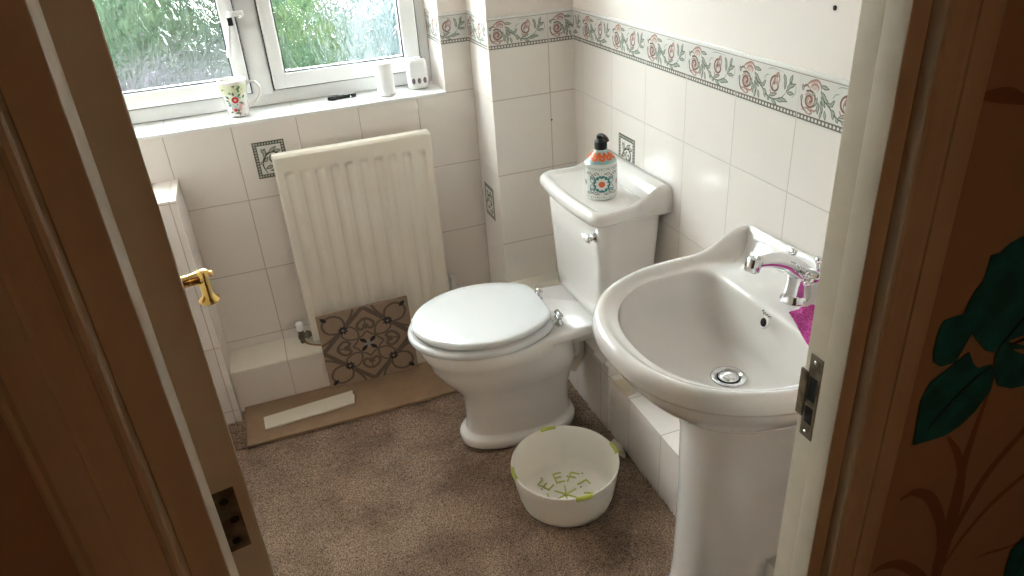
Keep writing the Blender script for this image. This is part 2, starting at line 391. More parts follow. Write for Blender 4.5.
# door wall, two skins
b = MB()
OL, OR_, OT = -1.1376, -0.4256, 2.03
b.box((XL-0.1, YB, 0), (OL, YB-0.03, ZC), plaster); b.box((OR_, YB, 0), (0.1, YB-0.03, ZC), plaster); b.box((OL, YB, OT), (OR_, YB-0.03, ZC), plaster)
b.build('wall_front', kind='structure')

# sill
b = MB(); b.box((XO, -0.004, 0.944), (XR, 0.185, 0.955), MATS.setdefault('sill', mat('white_sill_tile', (0.86, 0.85, 0.83), 0.14)), 0.0015)
for x in (-0.4865, -0.6865, -0.8865, -1.0865, -1.2865): b.box((x-0.0008, -0.0035, 0.9548), (x+0.0008, 0.17, 0.9553), p_line)
b.build('window_sill', kind='structure')

# border runs
border_run('trim_1', [(0.205, 0.2712, 0.1338)] + [(0.2712+0.2*k, 0.4712+0.2*k, 0.0) for k in range(7)] + [(1.6712, 1.861, 0.0)],
           lambda s, v, h: (-h, -s, 1.1035+v))
border_run('trim_2', [(-0.287, -0.0882, 0.0012), (-0.0882, -0.0002, 0.0)], lambda s, v, h: (s, -0.205-h, 1.1035+v))
border_run('trim_3', [(0.0, 0.205, 0.0)], lambda s, v, h: (-0.287-h, -s, 1.1035+v))
border_run('trim_4', [(-0.385, -0.287, 0.1)], lambda s, v, h: (s, -h, 1.1035+v))
border_run('trim_5', [(0.0, 0.17, 0.03)], lambda s, v, h: (XR-h, 0.17-s, 1.1035+v))
# white bead above the border
b = MB(); w2 = mat('white_tile_bead', (0.85, 0.83, 0.80), 0.25)
z0, z1 = 1.1975, 1.2045
b.box((-0.004, YB, z0), (0, -0.205, z1), w2, .001); b.box((-0.291, -0.209, z0), (0, -0.205, z1), w2, .001); b.box((-0.291, -0.209, z0), (-0.287, 0, z1), w2, .001); b.box((XR, -0.004, z0), (-0.287, 0, z1), w2, .001)
b.build('trim_6', kind='structure')
# picture inserts
b = MB(); b.polys(IT, lambda u, v, h: (-1.038+u, -h, 0.763+v)); b.build('trim_7', kind='structure')
b = MB(); b.polys(IT, lambda u, v, h: (-0.287-h, -0.036-u, 0.508+v)); b.build('trim_8', kind='structure')
b = MB(); b.polys(IT, lambda u, v, h: (-h, -0.519-u, 0.765+v)); b.build('trim_9', kind='structure')

# low tiled pipe boxing under the radiator
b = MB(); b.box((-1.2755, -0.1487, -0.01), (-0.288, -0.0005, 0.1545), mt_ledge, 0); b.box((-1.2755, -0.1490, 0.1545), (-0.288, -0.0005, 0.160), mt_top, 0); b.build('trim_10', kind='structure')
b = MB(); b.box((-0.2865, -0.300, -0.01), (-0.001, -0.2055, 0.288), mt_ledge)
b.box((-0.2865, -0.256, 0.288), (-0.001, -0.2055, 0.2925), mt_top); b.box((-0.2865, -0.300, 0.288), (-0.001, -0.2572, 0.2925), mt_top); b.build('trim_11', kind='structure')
# tall tiled boxing at the left wall beneath the sill
b = MB(); b.box((-1.4995, -0.205, -0.01), (-1.276, -0.0005, 0.808), mt_left)
b.build('trim_12', kind='structure')
# low tiled boxing along the right wall
b = MB(); b.box((-0.165, -0.775, -0.01), (-0.001, -0.3005, 0.245), mt_pan)
b.box((-0.160, YB+0.001, -0.01), (-0.001, -0.7755, 0.211), mt_pan); b.build('trim_13', kind='structure')

# ------------------------------------------------------------------ window
def glass_mat():
    m = bpy.data.materials.new('rippled_obscure_glass'); m.use_nodes = True; nt = m.node_tree; N = nt.nodes; L = nt.links
    for n in list(N): 
        if n.type != 'OUTPUT_MATERIAL': N.remove(n)
    out = [n for n in N if n.type == 'OUTPUT_MATERIAL'][0]
    tc = N.new('ShaderNodeTexCoord'); mp = N.new('ShaderNodeMapping'); L.new(tc.outputs['Object'], mp.inputs[0])
    mp.inputs['Scale'].default_value = (1.0, 1.0, 0.55); mp.inputs['Rotation'].default_value = (0, R(12), 0)
    n1 = N.new('ShaderNodeTexNoise'); n1.inputs['Scale'].default_value = 26; n1.inputs['Detail'].default_value = 2.5; n1.inputs['Distortion'].default_value = 1.6
    L.new(mp.outputs[0], n1.inputs['Vector'])
    bp = N.new('ShaderNodeBump'); bp.inputs['Strength'].default_value = 1.0; bp.inputs['Distance'].default_value = 0.0098
    L.new(n1.outputs[0], bp.inputs['Height'])
    rf = N.new('ShaderNodeBsdfRefraction'); rf.inputs['IOR'].default_value = 1.25; rf.inputs['Roughness'].default_value = 0.02
    rf.inputs['Color'].default_value = (0.93, 0.98, 0.97, 1); L.new(bp.outputs[0], rf.inputs['Normal'])
    tr = N.new('ShaderNodeBsdfTransparent'); tr.inputs[0].default_value = (0.95, 1, 1, 1)
    gl = N.new('ShaderNodeBsdfGlossy'); gl.inputs['Roughness'].default_value = 0.05; L.new(bp.outputs[0], gl.inputs['Normal'])
    m1 = N.new('ShaderNodeMixShader'); m1.inputs[0].default_value = 0.72; L.new(tr.outputs[0], m1.inputs[1]); L.new(rf.outputs[0], m1.inputs[2])
    m2 = N.new('ShaderNodeMixShader'); m2.inputs[0].default_value = 0.06; L.new(m1.outputs[0], m2.inputs[1]); L.new(gl.outputs[0], m2.inputs[2])
    L.new(m2.outputs[0], out.inputs['Surface']); return m
glassm = glass_mat()
def ring_frame(b, x0, x1, z0, z1, w, y0, y1, m, bev=0.004):
    wl, wr, wb, wt = w
    b.box((x0, y0, z0), (x0+wl, y1, z1), m, bev); b.box((x1-wr, y0, z0), (x1, y1, z1), m, bev)
    b.box((x0+wl-0.004, y0+0.0007, z0), (x1-wr+0.004, y1, z0+wb), m, bev); b.box((x0+wl-0.004, y0+0.0007, z1-wt), (x1-wr+0.004, y1, z1), m, bev)
b = MB()
ring_frame(b, XO, XR, 0.955, ZT, (0.035, 0.034, 0.045, 0.05), 0.178, 0.25, upvc)
b.box((-0.9965, 0.178, 0.99), (-0.9295, 0.25, ZT-0.04), upvc, 0.004)
win = b.build('window_1', kind='structure')
def sash(x0, x1, w, name):
    b = MB(); z0, z1 = 1.0035, ZT-0.055
    ring_frame(b, x0, x1, z0, z1, (w[0], w[1], 0.050, 0.05), 0.160, 0.215, upvc, 0.005)
    s = subpart(b, name, win)
    # glazing bead lip and gasket
    g = MB(); X0, X1, A, B_ = x0+w[0], x1-w[1], z0+0.05, z1-0.05
    for a, c in (((X0-0.001, 0.166, A), (X0+0.004, 0.176, B_)), ((X1-0.004, 0.166, A), (X1+0.001, 0.176, B_)), ((X0, 0.166, A-0.001), (X1, 0.176, A+0.004)), ((X0, 0.166, B_-0.004), (X1, 0.176, B_+0.001))):
        g.box(a, c, gasket)
    q = subpart(g, 'gasket', s)
    g = MB(); g.box((X0, 0.1775, A), (X1, 0.1815, B_), glassm); subpart(g, 'glass_pane', s)
    return s
sl = sash(-1.465, -1.0005, (0.05, 0.044), 'sash'); sr = sash(-0.9265, -0.4225, (0.043, 0.055), 'sash')
g = MB()   # dark seals between sash and frame
for x0, x1 in ((-1.467, -0.9982), (-0.9288, -0.4202)):
    g.box((x0, 0.170, 1.0010), (x1, 0.179, 1.0045), gasket)
for x in (-0.9988, -0.9280, -0.4210): g.box((x-0.0018, 0.170, 1.001), (x+0.0018, 0.24, ZT-0.05), gasket)
subpart(g, 'seal', win)
# lever handle of the left sash
h = MB(); h.tube(catmull([(-1.012, 0.142, 1.262), (-1.018, 0.138, 1.235), (-1.030, 0.138, 1.185), (-1.043, 0.140, 1.128)]), 0.0075, upvc, 10)
h.box((-1.024, 0.128, 1.222), (-1.008, 0.160, 1.246), blackp, 0.002); h.box((-1.016, 0.142, 1.246), (-0.972, 0.150, 1.262), upvc, 0.003)
h.lathe([(0.006, 0), (0.006, 0.014), (0.004, 0.018)], (-0.985, 0.157, 1.245), chrome, 12, (0, -1, 0)); subpart(h, 'window_handle', sl)

# ------------------------------------------------------------------ door lining, architraves, hall wallpaper
def lining(name, xs, sgn, xi):
    """xs: stop face x; sgn +1 = opening lies to +x of this jamb"""
    b = MB()
    b.box((xs-sgn*0.023, YH, 0), (xs+0.0062*(sgn > 0), YH+0.030+0.004*(sgn > 0), OT), paint, 0.0015)            # stop half
    b.box((xs-sgn*0.023, YH+0.0301+0.004*(sgn > 0), 0), (xs-sgn*0.012, YB+0.012, OT), paint, 0.0015)      # rebate half
    return b.build(name, kind='structure')
L1 = lining('trim_14', -1.1146, 1, 0); L2 = lining('trim_15', -0.4486, -1, 0)
b = MB(); b.box((-1.1376, YH, OT-0.004), (-0.4256, YB+0.004, OT+0.02), paint); b.build('trim_16', kind='structure')
def architrave(name, xe, sgn, z1=OT+0.01):
    """moulded board: xe inner edge, running away from the opening (sgn -1 = to the left)"""
    P = [(0, 0), (0, .0125), (.0015, .0150), (.005, .0160), (.0085, .0150), (.010, .0135), (.0105, .0110), (.016, .0108), (.019, .0115), (.024, .0140), (.029, .0175), (.033, .0185), (.0335, .0210), (.040, .0222), (.048, .0222), (.056, .0215), (.061, .0190), (.0615, .0165), (.066, .0165), (.069, .0150), (.070, .0120), (.070, 0)]
    b = MB(); rings = [[(xe+sgn*a, YH-t, z) for a, t in P] for z in (0, z1)]
    b.loft(rings, paint, smooth=False); return b.build(name, kind='structure')
architrave('trim_17', -1.1376, -1); architrave('trim_18', -0.4256, 1)
paper = mat('brown_cream_wallpaper', (0.46, 0.33, 0.24), 0.75, noise=(25, 0.35, (0.41, 0.29, 0.21)))
teal = mat('wallpaper_teal_ink', (0.012, 0.21, 0.27), 0.6, noise=(28, 0.9, (0.008, 0.10, 0.14)))
stem = mat('wallpaper_brown_ink', (0.26, 0.145, 0.095), 0.65)
b = MB()
for x0, x1, za, zb in ((-2.3, OL, 0, ZC), (OR_, 0.9, 0, ZC), (OL, OR_, OT+0.02, ZC)): b.box((x0, YH, za), (x1, YH+0.0295, zb), paper)
def cc(P): return catmull(P, 4)
def tess(poly, m, lay):
    # ear-free fan by bmesh triangulation
    import bmesh
    bm = bmesh.new(); vs = [bm.verts.new((u, v, 0)) for u, v in poly]; f = bm.faces.new(vs); bmesh.ops.triangulate(bm, faces=[f])
    out = [([(v.co.x, v.co.y) for v in t.verts], m, lay) for t in bm.faces]; bm.free(); return out
FL = []
for k, P in enumerate([[(-.204,.948),(-.209,.882),(-.21,.814),(-.204,.718),(-.204,.637),(-.197,.568),(-.18,.3),(-.2,.0)], [(-.256,.887),(-.227,.846),(-.206,.794),(-.194,.713),(-.189,.595)],
          [(-.313,.8),(-.289,.804),(-.257,.781),(-.225,.726),(-.209,.67),(-.195,.598)], [(-.05,.93),(-.091,.876),(-.11,.848),(-.154,.792),(-.179,.727),(-.195,.654),(-.197,.568)],
          [(-.0,.78),(-.049,.762),(-.076,.754),(-.129,.716),(-.169,.663),(-.196,.601)], [(-.122,.604),(-.092,.603),(-.06,.598),(-.02,.598)], [(-.33,.670),(-.313,.674),(-.281,.663),(-.232,.616),(-.212,.576),(-.2,.5)], [(-.345,1.338),(-.306,1.333),(-.272,1.32)]]):
    FL += stroke(P, (0.013, 0.011, 0.013, 0.011, 0.008, 0.005, 0.013, 0.012)[k], stem, 1+k*0.35, 6)
up = [(-.225,1.165),(-.244,1.16),(-.256,1.151),(-.27,1.151),(-.269,1.134),(-.27,1.119),(-.279,1.109),(-.285,1.093),(-.288,1.074),(-.263,1.044),(-.234,1.014),(-.219,1.007),(-.204,1.013),(-.195,1.018),(-.172,1.019),(-.12,1.06),(-.09,1.13),(-.12,1.19),(-.18,1.195)]
lf = [(-.277,1.079),(-.3,1.08),(-.317,1.079),(-.321,1.067),(-.321,1.039),(-.316,1.021),(-.303,1.011),(-.28,1.01),(-.271,1.032),(-.262,1.056)]
lw = [(-.262,1.021),(-.28,1.01),(-.313,.991),(-.322,.967),(-.316,.895),(-.287,.893),(-.262,.892),(-.24,.901),(-.22,.918),(-.203,.945),(-.205,.976),(-.217,.989),(-.239,.990),(-.249,1.000)]
rt = [(-.215,1.005),(-.20,1.018),(-.166,1.002),(-.106,.962),(-.092,.926),(-.141,.933),(-.166,.936),(-.193,.949),(-.209,.976)]
t2 = [(.04,.66),(.001,.632),(-.025,.611),(-.046,.587),(-.039,.525),(-.016,.456),(.115,.392),(.16,.5),(.12,.62)]
for j, q in enumerate((up, lf, lw, rt, t2)): FL += tess(q, teal, 5+j)
for P in ([(-.130,1.12),(-.165,1.08),(-.19,1.04),(-.215,1.012)], [(-.150,1.03),(-.17,1.015),(-.195,1.012)], [(-.300,.915),(-.27,.95),(-.24,.975),(-.22,.985)]): FL += stroke(P, 0.004, mat('wallpaper_vein_ink', (0.006, 0.03, 0.03), 0.6), 11, 5)
FL += stroke([(-.13,.985),(-.16,.992),(-.185,1.002)], .006, paper, 12, 4)
b.polys(FL, lambda u, v, h: (u, YH-h, v))
FL2 = stroke([(-1.30,.2),(-1.34,.5),(-1.33,.8),(-1.38,1.05),(-1.50,1.25)], .02, stem, 1, 6)+stroke([(-1.33,.6),(-1.42,.85),(-1.55,.98)], .014, stem, 1, 6)+tess([(u-1.17,v+.06) for u, v in lw], teal, 2)
b.polys(FL2, lambda u, v, h: (u, YH-h, v))
b.build('wall_hall', kind='structure')
# rest of the hall, behind the camera
hw = mat('hall_wall_paint', (0.22, 0.13, 0.075), 0.85); hf = mat('hall_carpet', (0.12, 0.065, 0.035), 1.0, noise=(180, 0.8, (0.18, 0.11, 0.07)))
b = MB(); b.box((-2.3, -4.3, -0.03), (0.9, YB-0.06, -0.002), hf); b.build('floor_hall', kind='structure')
b = MB(); b.box((-2.3, -4.3, ZC), (0.9, YH, ZC+0.05), hw); b.build('ceiling_hall', kind='structure')
for n, a, c in (('wall_hall_left', (-2.35, -4.3, -.03), (-2.3, YH+.03, ZC)), ('wall_hall_right', (0.9, -4.3, -.03), (0.95, YH+.03, ZC)), ('wall_hall_back', (-2.35, -4.35, -.03), (0.95, -4.3, ZC))):
    b = MB(); b.box(a, c, hw); b.build(n, kind='structure')

# strike plate in the right rebate
b = MB(); xp = -0.4366; xk = xp-.0014
b.box((xk, YB-.017, 0.909), (xp+.001, YB+.004, 1.030), steel, .0006)
b.box((xk-.0016, YB+.0035, 0.936), (xp-.0002, YB+.0150, 1.003), steel, .0006)
b.box((xk-.0006, YB-.013, 0.966), (xk-.0001, YB-.001, 1.000), dark); b.box((xk-.0006, YB-.013, 0.932), (xk-.0001, YB-.001, 0.956), dark)
for z in (0.917, 1.021): b.lathe([(0.0034, 0), (0.0034, 0.0012), (0.001, 0.002)], (xk, YB-.0065, z), chrome, 10, (-1, 0, 0))
subpart(b, 'strike_plate', L2)

# ------------------------------------------------------------------ door leaf, swung wide open into the bathroom
th = R(101.0)   # opened angle
PX, PY = -1.1245, YB+0.010          # hinge pin
du = (-sin(th-pi/2), cos(th-pi/2))  # along the leaf, away from hinge
dn = (cos(th-pi/2), sin(th-pi/2))   # towards the hall face (faces +x)
def dpt(a, t, z): return (PX+du[0]*a+dn[0]*t, PY+du[1]*a+dn[1]*t, z)
def dbox(b, a0, a1, t0, t1, z0, z1, m):
    vs = [dpt(a, t, z) for z in (z0, z1) for t in (t0, t1) for a in (a0, a1)]
    b.add(vs, [(0,2,3,1),(4,5,7,6),(0,1,5,4),(2,6,7,3),(0,4,6,2),(1,3,7,5)], m, False)
DT = 0.040
b = MB()
stiles = [(0.0, 0.10), (0.575, 0.676)]
for a0, a1 in stiles: dbox(b, a0, a1, 0, DT, 0.012, 1.99, paint)
for z0_, z1_ in ((0.012, 0.22), (0.88, 1.02), (1.86, 1.99)): dbox(b, 0.10, 0.575, 0, DT, z0_, z1_, paint)
for z0_, z1_ in ((0.22, 0.88), (1.02, 1.86)):
    dbox(b, 0.10, 0.575, 0.012, DT-0.012, z0_, z1_, paint)
    for a0, a1, c0, c1 in ((0.10, 0.575, z0_, z0_+.012), (0.10, 0.575, z1_-.012, z1_), (0.10, 0.112, z0_, z1_), (0.563, 0.575, z0_, z1_)): dbox(b, a0, a1, 0.006, DT-0.006, c0, c1, paint)
door = b.build('door_1', kind='structure', mods=[('bev', 0.002)])
b = MB(); dbox(b, -0.0018, 0.001, 0.003, 0.028, 0.988, 1.063, steel)
q = dpt(-0.003, -0.001, 0.988); b.tube([q, (q[0], q[1], 1.063)], 0.0045, steel, 12)
for z in (1.000, 1.026, 1.051): 
    b.lathe([(0.0042, 0), (0.0042, 0.0008), (0.001, 0.0012)], dpt(-0.0018, 0.0165+(0.004 if z == 1.026 else 0), z), dark, 10, (-du[0], -du[1], 0))
subpart(b, 'hinge', door)
b = MB()   # brass lever on rose
A0 = 0.630
b.lathe([(0.026, 0), (0.026, 0.004), (0.018, 0.008), (0.011, 0.010), (0.010, 0.040), (0.012, 0.054), (0.010, 0.060)], dpt(A0, DT, 1.0), brass, 24, (dn[0], dn[1], 0))
hx = dpt(A0, DT+0.062, 0); h0 = (hx[0], hx[1])
b.lathe([(0.006, .013), (0.0105, .010), (0.0115, .004), (0.0085, -.002), (0.0090, -.012), (0.0085, -.030), (0.0110, -.036), (0.0175, -.041), (0.0180, -.045), (0.0110, -.050), (0.0040, -.052)][::-1], (h0[0], h0[1], 1.0), brass, 24, (0, 0, 1))
b.ball((h0[0]+.012, h0[1]+.004, 1.002), .0055, brass, 12)
subpart(b, 'door_handle', door)

# ------------------------------------------------------------------ radiator
rad = thing('radiator', 'cream ribbed panel radiator fixed to the tiled wall below the window sill', 'radiator', (-0.73, -0.06, 0.17))
x0, x1, zb, zt, yf = -0.987, -0.474, 0.168, 0.852, -0.092
b = MB(); nx, nz = 201, 150; vs = []
zl = [zb + (zt-zb)*j/(nz-1) for j in range(nz)]
for z in zl:
    e = min(1, max(0, (z-zb-0.03)/0.012)) * min(1, max(0, (zt-0.050-z)/0.014)) ; deep = 1+1.0*math.exp(-((z-(zt-0.066))/0.010)**2)
    for i in range(nx):
        x = x0+(x1-x0)*i/(nx-1); g = 0.0
        ph = ((x-x0-0.018)/(x1-x0-0.036))*10
        if 0 < ph < 10:
            f = abs(ph-math.floor(ph)-0.5)*2    # 0 centre of channel, 1 between
            g = 0.0052*max(0, 1-(f/0.62)**2)**0.8 if f < 0.62 else 0
        ed = min((x-x0), (x1-x))/0.006; rnd = 0.006*(1-min(1, ed))**2
        ez = min((z-zb), (zt-z))/0.006; rnd = max(rnd, 0.006*(1-min(1, ez))**2)
        vs.append((x, yf+g*deep*e*e*(3-2*e)+rnd, z))
fs = [(j*nx+i, j*nx+i+1, (j+1)*nx+i+1, (j+1)*nx+i) for j in range(nz-1) for i in range(nx-1)]
b.add(vs, fs, radm); b.build('front_panel', rad)
b = MB(); b.box((x0, yf+0.018, zb), (x1, -0.040, zt), radm, 0.005)
b.build('panel_casing', rad)
for x in (-0.88, -0.58):
    for z in (.30, .74):
        b = MB(); b.box((x-.015, -0.041, z), (x+.015, -0.0005, z+.04), radm, .002); b.build('wall_bracket', rad)
b = MB()   # valve at the bottom left, brass body with white cap and copper tail
b.lathe([(0.011, 0), (0.013, 0.004), (0.013, 0.026), (0.010, 0.031)], (-1.022, -0.066, 0.215), whitep, 18)
b.lathe([(0.009, 0), (0.009, 0.05)], (-1.022, -0.066, 0.1645), steel, 14); b.lathe([(0.014, 0), (0.014, 0.012)], (-1.022, -0.066, 0.182), steel, 6); b.lathe([(0.012, 0), (0.012, 0.010)], (-1.022, -0.066, 0.203), steel, 6)
b.tube([(-1.022, -0.066, 0.192), (-0.985, -0.066, 0.192)], 0.010, steel, 12); b.lathe([(0.014, 0), (0.014, 0.012)], (-1.006, -0.066, 0.192), steel, 6, (1, 0, 0))
b.tube(catmull([(-1.022, -0.066, 0.178), (-1.005, -0.095, 0.170), (-0.968, -0.118, 0.168), (-0.93, -0.13, 0.166)]), 0.0035, mat('dark_brass', (0.35, 0.22, 0.08), 0.35, metal=.8), 8)
b.build('radiator_valve', rad)
b = MB()
b.box((-0.462, -0.084, 0.215), (-0.446, -0.050, 0.300), whitep, .004); b.lathe([(0.010, 0), (0.010, 0.06), (0.006, 0.07)], (-0.428, -0.060, 0.1605), pipem, 14)
b.tube([(-0.474, -0.062, 0.200), (-0.428, -0.062, 0.200)], 0.008, steel, 10); b.lathe([(0.013, 0), (0.013, 0.014)], (-0.428, -0.06, 0.232), whitep, 8)
b.build('lockshield_valve', rad)

# ------------------------------------------------------------------ board, offcut and loose patterned tile
o = MB(); o.box((-1.262, -0.372, 0.0005), (-0.50, -0.1495, 0.0105), woodb, .0012)
tag(o.build('wood_board'), 'brown wood effect board lying on the carpet in front of the low tiled ledge', 'board')
o = MB()
P = [(-1.203, -0.247), (-0.895, -0.222), (-0.899, -0.243), (-0.893, -0.248), (-0.900, -0.297), (-1.201, -0.316)]
o.loft([[(x, y, z) for x, y in P] for z in (0.0112, 0.0175)], mat('cream_offcut_tile', (0.74, 0.67, 0.56), 0.3), smooth=False)
tag(o.build('tile_strip'), 'narrow cream cut tile strip lying flat on the brown board', 'tile strip')
# patterned tile, drawn flat in (u, v) then leaned
tl_b = mat('pattern_tile_beige', (0.36, 0.255, 0.185), 0.55, noise=(40, 0.4, (0.31, 0.22, 0.155))); tl_g = mat('pattern_tile_grey', (0.155, 0.110, 0.085), 0.55)
tl_k = mat('pattern_tile_black', (0.012, 0.016, 0.022), 0.5); tl_w = mat('pattern_tile_pale_blue', (0.30, 0.32, 0.32), 0.5)
S = 0.322; BASE = np.array((-0.965, -0.1735, 0.0115)); U = np.array((1.0, 0.0, 0)); Vv = np.array((0, 0.070, 0.9975)); Nn = np.cross(U, Vv)   # faces the room
HT = 0.290; SW = 1.0
def tp(u, v, h): return tuple(BASE+U*u+Vv*(v*HT/S)+Nn*h)
o = MB()
vs = [tp(u, v, h) for h in (-0.009, 0) for u, v in ((0, 0), (S, 0), (S, S), (0, S))]
o.add(vs, [(3,2,1,0), (4,5,6,7), (0,1,5,4), (1,2,6,5), (2,3,7,6), (3,0,4,7)], tl_b, False)
pat = []; c = S/2
def rotp(pts, a, cx=c, cy=c): return [(cx+(x-cx)*cos(a)-(y-cy)*sin(a), cy+(x-cx)*sin(a)+(y-cy)*cos(a)) for x, y in pts]
def heart(ax, ay, r, ang, w):
    """heart outline with its tip at (ax, ay) pointing along ang+pi, size r"""
    H = [(0, 0), (0.42, 0.44), (0.66, 0.70), (0.92, 0.74), (1.10, 0.50), (1.06, 0.20), (0.88, 0.0)]
    pl = []
    for sg in (1, -1):
        q = [(ax+r*(a*cos(ang)-sg*b_*sin(ang)), ay+r*(a*sin(ang)+sg*b_*cos(ang))) for a, b_ in H]
        pl += stroke(q, w, tl_g, 1, 5, False)
    q = [(ax+r*a*cos(ang)+0*1, ay+r*a*sin(ang)) for a in (0.40, 0.55, 0.82)]
    pl += stroke(q, w*0.8, tl_g, 1, 3, False)
    for sg in (1, -1):
        q = [(ax+r*(a*cos(ang)-sg*b_*sin(ang)), ay+r*(a*sin(ang)+sg*b_*cos(ang))) for a, b_ in ((0.40, 0.0), (0.50, 0.17), (0.66, 0.26), (0.80, 0.16), (0.72, 0.05), (0.62, 0.05))]
        pl += stroke(q, w*1.5, tl_g, 1, 4, False)
    return pl
for k in range(4):
    a = k*pi/2
    pat += heart(c+c*0.98*cos(a), c+c*0.98*sin(a), 0.116, a+pi, 0.0068)
# diagonal diamond bands and quarter-hearts in the corners
for k in range(4):
    a = k*pi/2
    pat += stroke(rotp([(c, S*0.995), (c+c*0.5, c+c*0.5), (S*0.995, c)], a), 0.016, tl_g, 1, 5, False)
    for sg in (0, 1):
        q = [(S-0.002, S*0.60), (S-0.030, S*0.64), (S-0.056, S*0.70), (S-0.088, S*0.775), (S-0.084, S*0.90), (S-0.054, S*0.955), (S-0.026, S*0.93), (S-0.018, S*0.88)]
        if sg: q = [(y, x) for x, y in q]
        pat += stroke(rotp(q, a), 0.0085, tl_g, 1, 5, False)
    cx, cy = rotp([(S*0.745, S*0.745)], a)[0]
    for j in range(4):
        for sg in (-1, 1):
            pat += leaf(cx+0.004*cos(j*pi/2+.4*sg), cy+0.004*sin(j*pi/2+.4*sg), 0.015, 0.004, j*pi/2+sg*0.42+0.0, tl_k, tl_k, 2)
    pat += disc(cx, cy, 0.0035, tl_w, 5)
    ex, ey = rotp([(S-0.012, S-0.012)], a)[0]; pat += leaf(ex, ey, 0.030, 0.0075, a+pi*1.25, tl_k, tl_k, 2)
    pat += leaf(c+0.007*cos(a+pi/4), c+0.007*sin(a+pi/4), 0.034, 0.0075, a+pi/4, tl_k, tl_k, 2)
    pat += leaf(c, c, 0.020, 0.0045, a, tl_w, tl_w, 4)
pat += spiral(c, c, 0.058, 1.0, 0.3, 0.0001, tl_g, 1)
def clipv(pl, a, b_):
    return [([(y, x) for x, y in p], m, l) for p, m, l in clip([([(y, x) for x, y in p], m, l) for p, m, l in pl], a, b_)]
o.polys(clipv(clip(pat, .001, S-.001), .001, S-.001), tp)
tag(o.build('patterned_tile'), 'square patterned floor tile with grey heart motifs leaning against the radiator', 'floor tile')

# ------------------------------------------------------------------ toilet
TY = -0.628
def egg(cx, xf, xb, hw, z, n=64, pw=2.3, pb=None, cy=TY):
    """outline: front at xf (-x), back at xb, half width hw, centre cx"""
    out = []
    for i in range(n):
        a = 2*pi*i/n; c_, s_ = cos(a), sin(a)
        p_ = pw if c_ < 0 else (pb or pw)
        k = (abs(c_)**p_ + abs(s_)**p_)**(-1/p_)
        rx = (cx-xf) if c_ < 0 else (xb-cx)
        out.append((cx+rx*c_*k, cy+hw*s_*k, z))
    return out
toi = thing('toilet', 'white close coupled toilet with closed lid and cistern against the right wall', 'toilet', (-0.40, TY, 0))
b = MB()
pan = [(-.41,-.604,-.232,.098,0.0005,2.2),(-.41,-.612,-.226,.106,.008,2.2),(-.41,-.612,-.226,.106,.030,2.2),(-.41,-.607,-.230,.101,.038,2.2),(-.41,-.592,-.240,.087,.041,2.2),(-.41,-.589,-.243,.085,.050,2.2),
       (-.41,-.586,-.246,.084,.090,2.2),(-.42,-.588,-.244,.085,.150,2.2),(-.43,-.600,-.232,.094,.195,2.2),(-.44,-.632,-.222,.116,.235,2.2),(-.44,-.662,-.222,.140,.275,2.2),
       (-.45,-.684,-.232,.157,.315,2.2),(-.46,-.694,-.244,.165,.345,2.2),(-.47,-.701,-.256,.172,.356,2.2),(-.475,-.706,-.262,.177,.374,2.2),(-.475,-.706,-.262,.177,.396,2.2),(-.475,-.700,-.268,.171,.402,2.2)]
b.loft([egg(cx, xf, xb, hw, z, pw=p_, pb=2.4) for cx, xf, xb, hw, z, p_ in pan], ceramic)
b.build('pan', toi)
# rear deck that carries the cistern
b = MB()
def rr(x0, x1, hw, z, r=0.03, hwf=None, n=6):
    hwf = hwf or hw; pts = []
    for cx, cy, a0, in ((x1-r, TY+hw-r, 0), (x0+r, TY+hwf-r, 90), (x0+r, TY-hwf+r, 180), (x1-r, TY-hw+r, 270)):
        for i in range(n+1): a = R(a0+90*i/n); pts.append((cx+r*cos(a), cy+r*sin(a), z))
    return pts
b.loft([rr(-.37, -.035, .050, .300, r=.02, hwf=.06), rr(-.37, -.030, .060, .345, r=.02, hwf=.08), rr(-.395, -.024, .112, .368, r=.02, hwf=.142), rr(-.40, -.022, .126, .376, r=.02, hwf=.154), rr(-.40, -.022, .128, .397, r=.02, hwf=.156), rr(-.39, -.026, .122, .403, r=.02, hwf=.150)], ceramic)
b.build('cistern_platform', toi)
b = MB()   # trapway outlet at the back of the pan
b.tube(catmull([(-.275, TY+.01, .255), (-.245, TY+.01, .250), (-.205, TY+.01, .245)]), [.048, .044, .040], ceramic, 20)
b.build('trap_outlet', toi)
def slab(outl, z0, z1, rr_=0.008, dome=0.0):
    rings = []
    def sh(f, z): 
        cx = sum(p[0] for p in outl)/len(outl); cy = sum(p[1] for p in outl)/len(outl)
        return [(cx+(p[0]-cx)*f, cy+(p[1]-cy)*f, z) for p in outl]
    k = rr_/0.2
    for f, z in ((1-k, z0), (1-0.3*k, z0+rr_*0.3), (1, z0+rr_), (1, z1-rr_), (1-0.3*k, z1-rr_*0.3), (1-k, z1), (0.8, z1+dome*0.5), (0.5, z1+dome*0.85), (0.2, z1+dome)): rings.append(sh(f, z))
    return rings
def seat_outline(xf, xb, hw, hb, n=80):
    """egg with a straight back edge"""
    out = []; cx = -0.500
    for i in range(n):
        a = 2*pi*i/n; c_, s_ = cos(a), sin(a)
        if c_ <= 0: out.append((cx+(cx-xf)*c_, TY+hw*s_, 0)); continue
        p_ = 7.0; k = (abs(c_)**p_+abs(s_)**p_)**(-1/p_); x = cx+(xb-cx)*c_*k; t = (x-cx)/(xb-cx)
        w = hw+(hb-hw)*t**1.9; out.append((x, TY+w*s_*k, 0))
    return out
b = MB(); b.loft(slab(seat_outline(-.730, -.312, .184, .118), .405, .428, .009), seatm); b.build('seat', toi)
b = MB(); b.loft(slab(seat_outline(-.716, -.316, .177, .108), .433, .455, .009, .004), seatm); b.build('seat_lid', toi)
